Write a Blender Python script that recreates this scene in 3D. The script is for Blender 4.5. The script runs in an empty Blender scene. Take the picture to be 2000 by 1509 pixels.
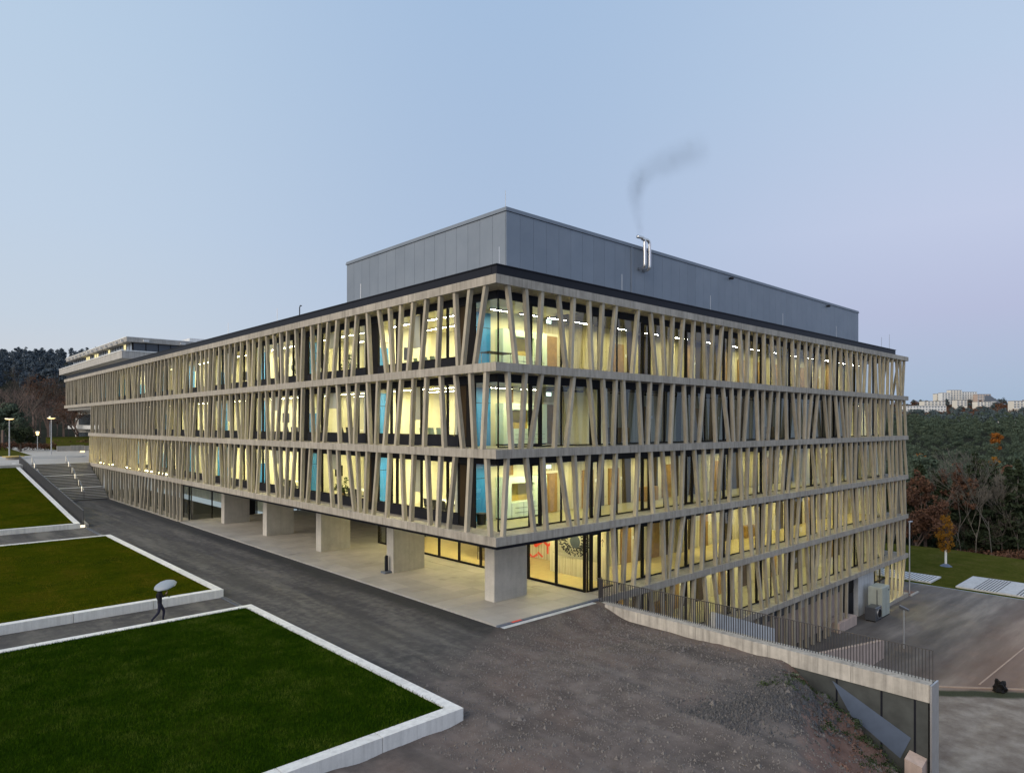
import bpy, math, random
import numpy as np
from mathutils import Vector, Matrix
random.seed(7); RNG = np.random.default_rng(7)
S = bpy.context.scene
COL = S.collection
R = math.radians

# ------------------------------------------------------------------ camera, sky, sun, exposure
CX, CY, CZ = -20.34, -22.92, 9.17
cam_d = bpy.data.cameras.new('camera'); cam = bpy.data.objects.new('camera', cam_d); COL.objects.link(cam)
cam.location = (CX, CY, CZ); cam.rotation_euler = (R(90), 0, -R(42.94))
cam_d.sensor_width = 36; cam_d.lens = 23.753; cam_d.shift_y = 0.03675
cam_d.clip_start = 0.3; cam_d.clip_end = 9000
S.camera = cam

SUN_EL, SUN_AZ = R(24), R(252)           # soft glow of the western dusk sky
W = bpy.data.worlds.new('World'); S.world = W; W.use_nodes = True
def build_world():
    nt = W.node_tree; n = nt.nodes; l = nt.links; n.clear()
    out = n.new('ShaderNodeOutputWorld'); bg = n.new('ShaderNodeBackground')
    tc = n.new('ShaderNodeTexCoord'); sep = n.new('ShaderNodeSeparateXYZ'); l.new(tc.outputs['Generated'], sep.inputs[0])
    sky = n.new('ShaderNodeTexSky'); sky.sky_type = 'NISHITA'; sky.sun_disc = False
    sky.sun_elevation = R(4); sky.sun_rotation = SUN_AZ; sky.altitude = 400; sky.dust_density = 1.5; sky.ozone_density = 3
    def ramp(stops):
        r = n.new('ShaderNodeValToRGB'); e = r.color_ramp.elements
        while len(e) < len(stops): e.new(0.5)
        for k, (p, c) in enumerate(stops): e[k].position = p; e[k].color = (*c, 1)
        l.new(sep.outputs['Z'], r.inputs[0]); return r
    west = ramp([(0, (.64, .66, .70)), (.05, (.65, .675, .725)), (.13, (.59, .675, .78)), (.25, (.555, .67, .82)), (.45, (.51, .65, .82)), (1, (.43, .57, .79))])
    mid = ramp([(0, (.47, .56, .69)), (.10, (.48, .57, .73)), (.25, (.445, .56, .75)), (.53, (.40, .545, .76)), (1, (.39, .53, .76))])
    east = ramp([(0, (.37, .49, .65)), (.05, (.42, .52, .69)), (.14, (.50, .54, .735)), (.25, (.565, .625, .815)), (.42, (.51, .635, .82)), (1, (.43, .57, .79))])
    # sideways direction: dusk side to the left, the darker band of sky between, the pink side to the right
    dot = n.new('ShaderNodeVectorMath'); dot.operation = 'DOT_PRODUCT'; dot.inputs[1].default_value = (.7320, -.6813, 0)
    l.new(tc.outputs['Generated'], dot.inputs[0])
    def side(a, b):
        mr = n.new('ShaderNodeMapRange'); mr.interpolation_type = 'SMOOTHSTEP'; mr.inputs[1].default_value = a; mr.inputs[2].default_value = b
        l.new(dot.outputs['Value'], mr.inputs[0]); return mr.outputs[0]
    def mixc(f, a, b):
        mx = n.new('ShaderNodeMix'); mx.data_type = 'RGBA'; l.new(f, mx.inputs[0]); l.new(a, mx.inputs[6]); l.new(b, mx.inputs[7]); return mx
    neg = n.new('ShaderNodeMath'); neg.operation = 'MULTIPLY'; neg.inputs[1].default_value = -1; l.new(dot.outputs['Value'], neg.inputs[0])
    mw = n.new('ShaderNodeMapRange'); mw.interpolation_type = 'SMOOTHSTEP'; mw.inputs[1].default_value = .0; mw.inputs[2].default_value = .62; l.new(neg.outputs[0], mw.inputs[0])
    mx = mixc(side(.0, .60), mixc(mw.outputs[0], mid.outputs[0], west.outputs[0]).outputs[2], east.outputs[0])
    sc = n.new('ShaderNodeVectorMath'); sc.operation = 'SCALE'; sc.inputs[3].default_value = .10; l.new(sky.outputs[0], sc.inputs[0])
    m2 = n.new('ShaderNodeMix'); m2.data_type = 'RGBA'; m2.inputs[0].default_value = .06
    l.new(mx.outputs[2], m2.inputs[6]); l.new(sc.outputs[0], m2.inputs[7])
    l.new(m2.outputs[2], bg.inputs[0]); bg.inputs[1].default_value = 1.0
    l.new(bg.outputs[0], out.inputs[0])
build_world()
sd = bpy.data.lights.new('sun', 'SUN'); sun = bpy.data.objects.new('sun', sd); COL.objects.link(sun)
sd.energy = 2.5; sd.angle = R(50); sd.color = (1, .86, .68)
_d = Vector((-1.0, -.02, math.tan(R(26)))).normalized()
sun.rotation_euler = _d.to_track_quat('Z', 'Y').to_euler(); sun.location = (-60, -30, 60)
S.view_settings.view_transform = 'Standard'; S.view_settings.look = 'None'
S.view_settings.exposure = 0.0; S.view_settings.gamma = 1; S.view_settings.use_curve_mapping = False
S.render.engine = 'CYCLES'
S.cycles.use_denoising = True; S.cycles.max_bounces = 7; S.cycles.diffuse_bounces = 4; S.cycles.glossy_bounces = 3
S.cycles.transparent_max_bounces = 24; S.cycles.transmission_bounces = 4; S.cycles.volume_bounces = 0
S.cycles.sample_clamp_indirect = 6; S.cycles.caustics_reflective = False; S.cycles.caustics_refractive = False

# ------------------------------------------------------------------ materials
MATS = {}
class NT:
    """small helper round a node tree"""
    def __init__(s, name):
        s.m = bpy.data.materials.new(name); s.m.use_nodes = True
        s.n = s.m.node_tree.nodes; s.l = s.m.node_tree.links; s.n.clear()
        s.out = s.n.new('ShaderNodeOutputMaterial'); MATS[name] = s.m
        s.geo = s.n.new('ShaderNodeNewGeometry')
    def pos(s, scale=(1, 1, 1)):
        v = s.n.new('ShaderNodeVectorMath'); v.operation = 'MULTIPLY'; v.inputs[1].default_value = scale
        s.l.new(s.geo.outputs['Position'], v.inputs[0]); return v.outputs[0]
    def noise(s, scale, detail=4, rough=.6, vec=None):
        t = s.n.new('ShaderNodeTexNoise'); t.inputs['Scale'].default_value = scale
        t.inputs['Detail'].default_value = detail; t.inputs['Roughness'].default_value = rough
        s.l.new(vec if vec is not None else s.pos(), t.inputs['Vector']); return t.outputs[0]
    def ramp(s, fac, stops):
        r = s.n.new('ShaderNodeValToRGB'); e = r.color_ramp.elements
        while len(e) < len(stops): e.new(.5)
        for k, (p, c) in enumerate(stops): e[k].position = p; e[k].color = (*c, 1)
        s.l.new(fac, r.inputs[0]); return r.outputs[0]
    def mix(s, fac, a, b, mode='MIX'):
        x = s.n.new('ShaderNodeMix'); x.data_type = 'RGBA'; x.blend_type = mode
        for i, v in ((0, fac), (6, a), (7, b)):
            if isinstance(v, (int, float)): x.inputs[i].default_value = v
            elif isinstance(v, tuple): x.inputs[i].default_value = (*v, 1)
            else: s.l.new(v, x.inputs[i])
        return x.outputs[2]
    def math(s, op, a, b=0.0, clamp=False):
        x = s.n.new('ShaderNodeMath'); x.operation = op; x.use_clamp = clamp
        for i, v in ((0, a), (1, b)):
            if isinstance(v, (int, float)): x.inputs[i].default_value = v
            else: s.l.new(v, x.inputs[i])
        return x.outputs[0]
    def maprange(s, v, a, b, c=0.0, d=1.0):
        x = s.n.new('ShaderNodeMapRange'); s.l.new(v, x.inputs[0])
        for i, q in ((1, a), (2, b), (3, c), (4, d)): x.inputs[i].default_value = q
        return x.outputs[0]
    def xyz(s):
        x = s.n.new('ShaderNodeSeparateXYZ'); s.l.new(s.geo.outputs['Position'], x.inputs[0]); return x.outputs
    def rnd(s):
        return s.n.new('ShaderNodeObjectInfo').outputs['Random']
    def bsdf(s, col, rough=.7, metal=0.0, bump=None, bstr=.3, bdist=.02, spec=None):
        b = s.n.new('ShaderNodeBsdfPrincipled')
        if isinstance(col, tuple): b.inputs['Base Color'].default_value = (*col, 1)
        else: s.l.new(col, b.inputs['Base Color'])
        if isinstance(rough, (int, float)): b.inputs['Roughness'].default_value = rough
        else: s.l.new(rough, b.inputs['Roughness'])
        b.inputs['Metallic'].default_value = metal
        if spec is not None: b.inputs['Specular IOR Level'].default_value = spec
        if bump is not None:
            k = s.n.new('ShaderNodeBump'); k.inputs['Strength'].default_value = bstr; k.inputs['Distance'].default_value = bdist
            s.l.new(bump, k.inputs['Height']); s.l.new(k.outputs[0], b.inputs['Normal'])
        s.l.new(b.outputs[0], s.out.inputs[0]); return b

def concrete(name, col, var=.14, streak=.18, rough=.8, objvar=.10):
    t = NT(name)
    n1 = t.noise(1.3, 5, .65); n2 = t.noise(14, 4, .7); st = t.noise(1.0, 4, .6, t.pos((5, 5, .35)))
    base = t.ramp(n1, [(.3, tuple(c * (1 - var) for c in col)), (.7, tuple(min(1, c * (1 + var * .7)) for c in col))])
    f = t.maprange(st, .42, .72, 1.0, 1 - streak)
    g = t.maprange(n2, .3, .75, .95, 1.05)
    o = t.maprange(t.rnd(), 0, 1, 1 - objvar, 1 + objvar * .6)
    v = t.math('MULTIPLY', t.math('MULTIPLY', f, g), o)
    c = t.n.new('ShaderNodeVectorMath'); c.operation = 'SCALE'; t.l.new(base, c.inputs[0]); t.l.new(v, c.inputs[3])
    t.bsdf(c.outputs[0], rough, 0, n2, .15, .01)
concrete('concrete_fin', (.45, .395, .300), streak=.30, objvar=.22)
concrete('concrete_band', (.405, .364, .305), var=.18, streak=.36, objvar=.08)
concrete('concrete_pier', (.47, .45, .41), streak=.12)
concrete('concrete_kerb', (.80, .785, .75), var=.07, streak=.22, objvar=.07)
concrete('concrete_old', (.44, .42, .39), streak=.35)
concrete('concrete_wall', (.50, .465, .415), var=.2, streak=.45)
concrete('concrete_rose', (.52, .40, .34), streak=.2)
concrete('kerb_orange', (.42, .31, .24), streak=.1)  # orange light on the yard kerbs put into their colour
concrete('concrete_pale', (.62, .62, .62), streak=.2)
concrete('render_cream', (.80, .75, .66), var=.04, streak=.05)
concrete('render_white', (.80, .80, .78), var=.04, streak=.05)

def plain(name, col, rough=.6, metal=0.0, var=.08, scale=3.0, bump=0):
    t = NT(name); n1 = t.noise(scale, 4)
    c = t.ramp(n1, [(.3, tuple(x * (1 - var) for x in col)), (.7, tuple(min(1, x * (1 + var)) for x in col))])
    t.bsdf(c, rough, metal, n1 if bump else None, bump or .1, spec=.15 if max(col) < .06 else None)
plain('black_metal', (.013, .014, .020), .5)
plain('dark_frame', (.010, .008, .007), .55)
plain('dark_panel', (.010, .009, .009), .6)
plain('brown_panel', (.040, .026, .012), .6)
plain('cream_wall', (.78, .74, .60), .7, var=.03)
plain('white_wall', (.80, .80, .74), .6, var=.02)
plain('ceiling_paint', (.70, .66, .54), .8, var=.03)
plain('interior_floor', (.36, .33, .22), .28, var=.1)
plain('lobby_floor', (.62, .50, .24), .2, var=.08)
plain('blue_panel', (.03, .25, .66), .45, var=.06)
plain('cabinet_white', (.66, .80, .72), .4, var=.02)
plain('ochre_niche', (.55, .38, .08), .5)
plain('timber_door', (.30, .17, .045), .5, var=.2)
plain('dark_slat', (.16, .13, .05), .5)
plain('red_paint', (.80, .055, .02), .5)
plain('dark_red', (.18, .03, .02), .6)
plain('steel', (.72, .70, .68), .22, 1.0, .05)
plain('rail_steel', (.060, .052, .048), .6, 0.0, .1)
plain('rail_grey', (.085, .085, .09), .55, .1, .1)
plain('ceiling_dark', (.07, .07, .06), .8)
plain('step_riser', (.17, .155, .13), .85)
plain('picture_grey', (.33, .31, .24), .6)
plain('rod_metal', (.55, .56, .58), .4, .8)
plain('unit_green', (.40, .43, .38), .5)
plain('unit_steel', (.16, .17, .19), .35, .7)
plain('roof_gravel', (.22, .22, .22), .9)
plain('slate_edge', (.12, .14, .18), .6)
plain('chair_dark', (.03, .03, .028), .5)
plain('chair_green', (.24, .33, .22), .5)
plain('table_white', (.78, .78, .70), .4)
plain('white_plastic', (.80, .80, .78), .4)
plain('skin', (.50, .31, .23), .5)
plain('cloth_dark', (.018, .018, .024), .85)
plain('cloth_navy', (.03, .03, .05), .85)
plain('hair_dark', (.03, .02, .015), .7)
plain('umbrella_cloth', (.30, .335, .37), .55, var=.04)
plain('roof_tile_red', (.28, .10, .06), .8)
plain('window_dark', (.06, .075, .095), .12)
plain('bitumen', (.055, .06, .058), .75, var=.3, scale=1.5)
plain('membrane_blue', (.10, .13, .19), .5)
plain('bark_grey', (.135, .12, .10), .9, var=.3)
plain('bark_dark', (.07, .055, .045), .9, var=.3)
plain('twig_red', (.13, .090, .075), .9, var=.3)
plain('soil', (.20, .115, .085), .95, var=.35, scale=2.0, bump=.6)
plain('town_glass', (.16, .19, .24), .2)

def emit(name, col, strength):
    t = NT(name); e = t.n.new('ShaderNodeEmission'); e.inputs[0].default_value = (*col, 1); e.inputs[1].default_value = strength
    t.l.new(e.outputs[0], t.out.inputs[0])
emit('lamp_office', (1, .92, .52), 215)
emit('lamp_office_mid', (1, .91, .48), 120)
emit('lamp_corridor', (1, .91, .45), 250)
emit('lamp_lobby', (1, .87, .42), 150)
emit('lamp_dim', (1, .84, .42), 40)
emit('lamp_ledge', (1, .84, .34), 85)
emit('lamp_street', (1, .70, .28), 3.2)
emit('lamp_post', (1, .88, .66), 1.6)
emit('exit_light', (.75, 1, .85), 2.2)
emit('lit_window', (1, .86, .45), 1.1)

def glass(name, tint, ior=1.5, boost=1.0):
    t = NT(name); tr = t.n.new('ShaderNodeBsdfTransparent'); tr.inputs[0].default_value = (*tint, 1)
    gl = t.n.new('ShaderNodeBsdfGlossy'); gl.inputs['Roughness'].default_value = 0.0
    lw = t.n.new('ShaderNodeLayerWeight'); lw.inputs[0].default_value = .5
    ms = t.n.new('ShaderNodeMixShader'); f = t.math('ADD', t.math('MULTIPLY', t.math('POWER', lw.outputs['Facing'], 4.0), .85), .085 * boost, True)
    t.l.new(f, ms.inputs[0]); t.l.new(tr.outputs[0], ms.inputs[1]); t.l.new(gl.outputs[0], ms.inputs[2]); t.l.new(ms.outputs[0], t.out.inputs[0])
glass('glass', (.90, .93, .90), 1.5, 1.3)
glass('glass_dark', (.60, .68, .66), 1.5, 1.4)

def m_board():
    t = NT('board_concrete')
    w = t.noise(1.0, 3, .6, t.pos((9, 9, .25))); k = t.noise(1.0, 2, .5, t.pos((40, 40, 1.2))); kn = t.noise(5, 3, .5)
    c = t.ramp(w, [(.32, (.36, .31, .19)), (.5, (.56, .50, .34)), (.68, (.66, .60, .44))])
    c = t.mix(t.maprange(k, .55, .75, 0, .35), c, (.22, .19, .12))
    c = t.mix(t.maprange(kn, .64, .72, 0, .5), c, (.20, .18, .12))
    t.bsdf(c, .75, 0, w, .3, .02)
m_board()
def m_metal():
    t = NT('metal_panel'); n1 = t.noise(.6, 3)
    c = t.ramp(n1, [(.3, (.178, .208, .250)), (.7, (.205, .235, .278))])
    o = t.maprange(t.rnd(), 0, 1, .96, 1.04); v = t.n.new('ShaderNodeVectorMath'); v.operation = 'SCALE'; t.l.new(c, v.inputs[0]); t.l.new(o, v.inputs[3])
    t.bsdf(v.outputs[0], .5, .15)
m_metal()
def m_paving():
    t = NT('paving'); n1 = t.noise(.5, 4); n2 = t.noise(20, 3)
    c = t.ramp(n1, [(.3, (.34, .315, .28)), (.7, (.46, .43, .385))])
    o = t.maprange(t.rnd(), 0, 1, .88, 1.08); v = t.n.new('ShaderNodeVectorMath'); v.operation = 'SCALE'; t.l.new(c, v.inputs[0]); t.l.new(o, v.inputs[3])
    c2 = t.mix(t.maprange(t.noise(.35, 3), .64, .70, 0, .55), v.outputs[0], (.16, .15, .14))
    t.bsdf(c2, .65, 0, n2, .1, .005)
m_paving()
def m_ground():
    """asphalt road that breaks up into brown gravel and reddish soil towards the mound"""
    t = NT('asphalt_gravel'); X, Y, Z = t.xyz()[:3]
    big = t.noise(.16, 5, .6); mid = t.noise(.9, 5, .65); fine = t.noise(26, 3, .7); grit = t.noise(70, 2, .6)
    drag = t.noise(.8, 4, .6, t.pos((1.0, .12, 1)))
    drag = t.math('ADD', t.math('MULTIPLY', drag, .6), t.math('MULTIPLY', t.noise(2.2, 5, .7), .4)); asph = t.ramp(drag, [(.36, (.034, .032, .034)), (.48, (.078, .073, .071)), (.60, (.19, .175, .155))])
    asph = t.mix(t.maprange(big, .42, .66, 0, .6), asph, t.mix(mid, (.05, .047, .045), (.19, .175, .155)))
    # fresh dark strip laid along the paving edge
    edge = t.math('MULTIPLY', t.maprange(t.math('ADD', X, t.maprange(mid, 0, 1, -.6, .6)), -1.6, -.9), t.maprange(Y, -1.2, -.4))
    asph = t.mix(t.math('MULTIPLY', edge, .85), asph, (.017, .017, .020))
    grav = t.ramp(mid, [(.28, (.085, .066, .058)), (.5, (.165, .132, .116)), (.72, (.26, .215, .19))])
    grav = t.mix(t.maprange(big, .46, .62, 0, .5), grav, (.19, .120, .095))
    dk = t.math('ABSOLUTE', t.math('ADD', Y, t.math('ADD', 12.4, t.maprange(big, 0, 1, -1.5, 1.5))))
    grav = t.mix(t.math('MULTIPLY', t.maprange(dk, .8, 2.2, .8, 0), t.maprange(X, -2.5, .5)), grav, t.mix(fine, (.035, .034, .036), (.15, .145, .145)))
    stones = t.maprange(grit, .58, .72, 0, .65)
    grav = t.mix(stones, grav, (.30, .285, .275))
    g = t.math('ADD', t.math('MULTIPLY', Y, -1.0), t.math('MULTIPLY', X, .38))
    g = t.math('ADD', g, t.maprange(mid, 0, 1, -2.2, 2.2))
    f = t.maprange(g, -.6, 3.2)
    trk = t.noise(1.0, 4, .55, t.pos((.9, .16, 1))); grav = t.mix(t.maprange(trk, .50, .64, 0, .45), grav, (.055, .046, .042)); grav = t.mix(t.maprange(trk, .46, .34, 0, .35), grav, (.30, .25, .215))
    col = t.mix(f, asph, grav)
    soil = t.ramp(mid, [(.3, (.15, .078, .056)), (.7, (.30, .18, .135))]); soil = t.mix(stones, soil, (.26, .2, .17))
    q = t.math('ADD', t.math('ADD', t.math('MULTIPLY', X, .48), t.math('MULTIPLY', Y, -.88)), t.maprange(mid, 0, 1, -13.4, -11.2))
    col = t.mix(t.maprange(q, -.35, .45), col, soil)
    col = t.mix(.35, col, t.mix(fine, (.0, .0, .0), (.32, .30, .29)), 'OVERLAY')
    h = t.math('ADD', t.math('MULTIPLY', fine, .6), t.math('MULTIPLY', grit, .6))
    t.bsdf(col, .92, 0, h, .55, .03)
m_ground()
def m_yard():
    t = NT('yard_asphalt'); X, Y, Z = t.xyz()[:3]
    mid = t.noise(.5, 5, .6); sw = t.noise(1, 4, .6, t.pos((.08, .5, 1))); fine = t.noise(18, 3, .7)
    asph = t.ramp(sw, [(.28, (.085, .075, .070)), (.5, (.18, .16, .145)), (.70, (.36, .32, .28))])
    asph = t.mix(t.maprange(mid, .5, .72, 0, .4), asph, (.27, .20, .15))
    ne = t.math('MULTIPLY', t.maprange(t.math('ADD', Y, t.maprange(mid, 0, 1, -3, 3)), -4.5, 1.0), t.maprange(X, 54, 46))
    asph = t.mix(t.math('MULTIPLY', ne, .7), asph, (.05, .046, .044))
    glow_tint = t.maprange(t.math('ADD', Y, t.maprange(mid, 0, 1, -3, 3)), -7.0, -11.0)
    asph = t.mix(t.math('MULTIPLY', glow_tint, .38), asph, (.40, .23, .15))  # orange pool of lamplight put into the colour, together with reddish dust
    grav = t.ramp(t.noise(.7, 5, .65), [(.28, (.17, .13, .105)), (.48, (.27, .23, .195)), (.70, (.43, .385, .34))])
    grav = t.mix(t.maprange(t.noise(40, 2), .58, .7, 0, .5), grav, (.42, .40, .38))
    # edge of the asphalt
    d = t.math('ADD', t.math('MULTIPLY', X, 1.0), t.math('MULTIPLY', Y, .92))
    d = t.math('ADD', d, t.maprange(mid, 0, 1, -.5, .5))
    col = t.mix(t.maprange(d, 21.6, 22.2, 1, 0), asph, grav)
    gd = t.math('ABSOLUTE', t.math('SUBTRACT', d, 21.4)); 
    col = t.mix(t.maprange(gd, .45, .95, 1, 0), col, t.ramp(fine, [(.3, (.018, .024, .008)), (.7, (.06, .07, .025))]))
    col = t.mix(.3, col, t.mix(fine, (0, 0, 0), (.32, .3, .29)), 'OVERLAY')
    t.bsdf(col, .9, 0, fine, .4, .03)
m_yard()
def m_turf(name, a, b, c):
    t = NT(name); n1 = t.noise(.35, 5, .65); n2 = t.noise(3.2, 5, .7); n3 = t.noise(38, 3, .7)
    col = t.ramp(n1, [(.30, a), (.5, b), (.72, c)])
    col = t.mix(t.maprange(n2, .42, .70, 0, .55), col, tuple(x * .55 for x in a))
    col = t.mix(.45, col, t.mix(n3, (0, 0, 0), (.4, .4, .3)), 'OVERLAY')
    t.bsdf(col, .95, 0, n3, .8, .06, spec=.0)
m_turf('turf_dark', (.015, .040, .004), (.028, .060, .005), (.056, .078, .010))
m_turf('turf_olive', (.030, .052, .004), (.066, .080, .004), (.115, .092, .010))
m_turf('turf_field', (.080, .092, .018), (.115, .122, .026), (.16, .140, .045))
m_turf('forest_floor', (.030, .034, .028), (.045, .048, .040), (.06, .06, .05))
def m_leaf(name, stops, scale=.6):
    t = NT(name); n1 = t.noise(scale, 4, .7); n2 = t.noise(scale * 9, 2)
    f = t.math('ADD', t.math('MULTIPLY', n1, .7), t.math('MULTIPLY', n2, .3))
    t.bsdf(t.ramp(f, stops), .9, spec=.02)
m_leaf('grass_blade', [(.32, (.010, .034, .001)), (.5, (.032, .068, .002)), (.68, (.090, .120, .018))], .9)
m_leaf('grass_blade_olive', [(.3, (.028, .056, .002)), (.5, (.080, .098, .003)), (.7, (.19, .13, .016))], .45)
m_leaf('pine_leaf', [(.3, (.036, .054, .042)), (.5, (.070, .095, .068)), (.7, (.115, .14, .10))], .25)
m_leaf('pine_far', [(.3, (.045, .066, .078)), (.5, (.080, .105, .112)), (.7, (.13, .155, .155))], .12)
m_leaf('hazy_hill_pine', [(.3, (.050, .068, .090)), (.5, (.085, .108, .130)), (.7, (.13, .155, .175))], .2)  # bluish haze over the hill put into the leaf colour
m_leaf('spruce_leaf', [(.3, (.014, .022, .012)), (.5, (.032, .043, .024)), (.7, (.058, .07, .042))], .4)
m_leaf('autumn_leaf', [(.3, (.14, .045, .012)), (.5, (.26, .095, .022)), (.7, (.38, .17, .04))], .8)
m_leaf('rust_leaf', [(.3, (.070, .040, .030)), (.5, (.12, .065, .045)), (.7, (.19, .10, .055))], .5)
m_leaf('ochre_leaf', [(.3, (.16, .08, .01)), (.5, (.28, .13, .02)), (.7, (.35, .2, .04))], .8)
m_leaf('weed_leaf', [(.3, (.02, .032, .012)), (.5, (.05, .07, .03)), (.72, (.22, .24, .19))], 3)
m_leaf('plant_leaf', [(.3, (.03, .06, .015)), (.6, (.08, .14, .04))], 5)

# ------------------------------------------------------------------ geometry helpers
def M(name): return MATS[name]
def link(o, parent=None):
    COL.objects.link(o)
    if parent is not None: o.parent = parent
    return o
def mesh(name, verts, faces, mat, parent=None, smooth=False):
    me = bpy.data.meshes.new(name); me.from_pydata([tuple(v) for v in verts], [], faces); me.validate(); me.update()
    me.materials.append(M(mat))
    if smooth: me.polygons.foreach_set('use_smooth', [True] * len(me.polygons))
    return link(bpy.data.objects.new(name, me), parent)
def fastmesh(name, verts, nper, mat, parent=None):
    """verts (N*nper,3): N separate n-gons"""
    verts = np.asarray(verts, dtype=np.float32); N = len(verts) // nper
    me = bpy.data.meshes.new(name); me.vertices.add(len(verts)); me.vertices.foreach_set('co', verts.ravel())
    me.loops.add(N * nper); me.loops.foreach_set('vertex_index', np.arange(N * nper, dtype=np.int32))
    me.polygons.add(N); me.polygons.foreach_set('loop_start', np.arange(0, N * nper, nper, dtype=np.int32))
    me.polygons.foreach_set('loop_total', np.full(N, nper, dtype=np.int32)); me.update(calc_edges=True)
    me.materials.append(M(mat))
    return link(bpy.data.objects.new(name, me), parent)
def tag(o, label=None, cat=None, group=None, kind=None):
    if label: o['label'] = label
    if cat: o['category'] = cat
    if group: o['group'] = group
    if kind: o['kind'] = kind
    return o
def thing(name, label, cat, loc=(0, 0, 0), rz=0, group=None):
    o = bpy.data.objects.new(name, None); o.location = loc; o.rotation_euler = (0, 0, rz); o.empty_display_size = .3
    return tag(link(o), label, cat, group)
CUBE_F = [(0, 3, 2, 1), (4, 5, 6, 7), (0, 1, 5, 4), (1, 2, 6, 5), (2, 3, 7, 6), (3, 0, 4, 7)]
class MB:
    def __init__(s): s.v = []; s.f = []
    def hexa(s, p):
        b = len(s.v); s.v += [tuple(q) for q in p]; s.f += [tuple(b + i for i in f) for f in CUBE_F]; return s
    def box(s, x0, x1, y0, y1, z0, z1):
        return s.hexa([(x0, y0, z0), (x1, y0, z0), (x1, y1, z0), (x0, y1, z0), (x0, y0, z1), (x1, y0, z1), (x1, y1, z1), (x0, y1, z1)])
    def tube(s, pts, rad, n=8, cap=True):
        pts = [Vector(p) for p in pts]; rad = rad if isinstance(rad, (list, tuple)) else [rad] * len(pts)
        rings = []; prev = None
        for i, p in enumerate(pts):
            d = (pts[min(i + 1, len(pts) - 1)] - pts[max(i - 1, 0)]).normalized()
            if prev is None: a = d.orthogonal().normalized()
            else: a = (prev - d * prev.dot(d)).normalized()
            prev = a; b = d.cross(a); base = len(s.v)
            for k in range(n):
                t = 2 * math.pi * k / n; s.v.append(tuple(p + (a * math.cos(t) + b * math.sin(t)) * rad[i]))
            rings.append(base)
        for i in range(len(rings) - 1):
            for k in range(n):
                s.f.append((rings[i] + k, rings[i] + (k + 1) % n, rings[i + 1] + (k + 1) % n, rings[i + 1] + k))
        if cap: s.f.append(tuple(rings[0] + k for k in reversed(range(n)))); s.f.append(tuple(rings[-1] + k for k in range(n)))
        return s
    def prism(s, poly, z0, z1):
        b = len(s.v); n = len(poly)
        s.v += [(x, y, z0) for x, y in poly] + [(x, y, z1) for x, y in poly]
        s.f += [tuple(b + i for i in reversed(range(n))), tuple(b + n + i for i in range(n))]
        s.f += [(b + i, b + (i + 1) % n, b + n + (i + 1) % n, b + n + i) for i in range(n)]; return s
    def build(s, name, mat, parent=None, smooth=False): return mesh(name, s.v, s.f, mat, parent, smooth)
def bx(name, mat, parent, *b): return MB().box(*b).build(name, mat, parent)
def chamfer_box(name, mat, parent, x0, x1, y0, y1, z0, z1, c=.015):
    v = []
    for z, k in ((z0, 0), (z1 - c, 0), (z1, c)):
        v += [(x0 + k, y0 + k, z), (x1 - k, y0 + k, z), (x1 - k, y1 - k, z), (x0 + k, y1 - k, z)]
    f = [(0, 3, 2, 1), (8, 9, 10, 11)]
    for a in (0, 4):
        for k in range(4): f.append((a + k, a + (k + 1) % 4, a + 4 + (k + 1) % 4, a + 4 + k))
    return mesh(name, v, f, mat, parent)
_unit = {}
def ubox(name, mat, parent, x0, x1, y0, y1, z0, z1):
    """box that shares one mesh per material, placed by location and scale"""
    if mat not in _unit:
        me = bpy.data.meshes.new('box_' + mat); b = MB().box(-.5, .5, -.5, .5, -.5, .5); me.from_pydata(b.v, [], b.f); me.materials.append(M(mat)); _unit[mat] = me
    o = bpy.data.objects.new(name, _unit[mat]); o.location = ((x0 + x1) / 2, (y0 + y1) / 2, (z0 + z1) / 2); o.scale = (x1 - x0, y1 - y0, z1 - z0)
    return link(o, parent)
def copy_tree(o, parent=None):
    c = o.copy(); COL.objects.link(c)
    if parent is not None: c.parent = parent
    for ch in list(o.children): copy_tree(ch, c)
    return c
GX, GY = (.6813, .7320), (.7320, -.6813)     # forward and rightward unit vectors of the photographer's stand, used for far scenery
def far(lat, dep, z=0.0):
    return (CX + GY[0] * lat + GX[0] * dep, CY + GY[1] * lat + GX[1] * dep, z)

# ------------------------------------------------------------------ main building
LV = [-8, -4, 0, 4, 8, 12, 16]
XE, YE, YT = 56.3, 83.3, 100.0            # far end of the right front, of the long front, of its top storey
GS = 1.2                                  # glass line behind the concrete face
B = thing('university_building', 'long concrete office building with slanted fins, lit windows and grey metal rooftop box', 'building')
FIN_R3=[(0.86,1.39),(2.0,2.27),(3.1,2.87),(4.29,4.84),(5.41,5.21),(6.61,6.85),(7.71,7.49),(8.85,8.35),(10.84,10.32),(12.04,12.57),(13.18,13.48),(14.29,14.05),(15.4,14.98),(16.58,16.34),(17.73,18.02),(18.85,18.62),(19.97,19.5),(21.11,20.91),(22.29,22.6),(23.4,23.26),(24.52,24.35),(25.72,25.75),(26.86,27.4),(27.94,28.23),(29.09,28.87)]
FIN_R2=[(0.86,1.11),(1.99,1.72),(3.1,2.3),(4.28,4.01),(5.41,4.88),(6.61,7.14),(7.74,8.01),(8.83,8.62),(9.47,9.71),(10.89,11.18),(12.0,11.76),(13.14,12.66),(14.31,14.05),(15.47,15.75),(16.58,16.35),(17.71,17.19),(18.9,19.17),(20.07,20.83),(21.18,21.46),(22.29,22.07),(23.4,22.89),(24.6,24.87),(25.67,25.52),(26.86,26.33),(27.94,27.76),(29.12,29.35)]
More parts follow.
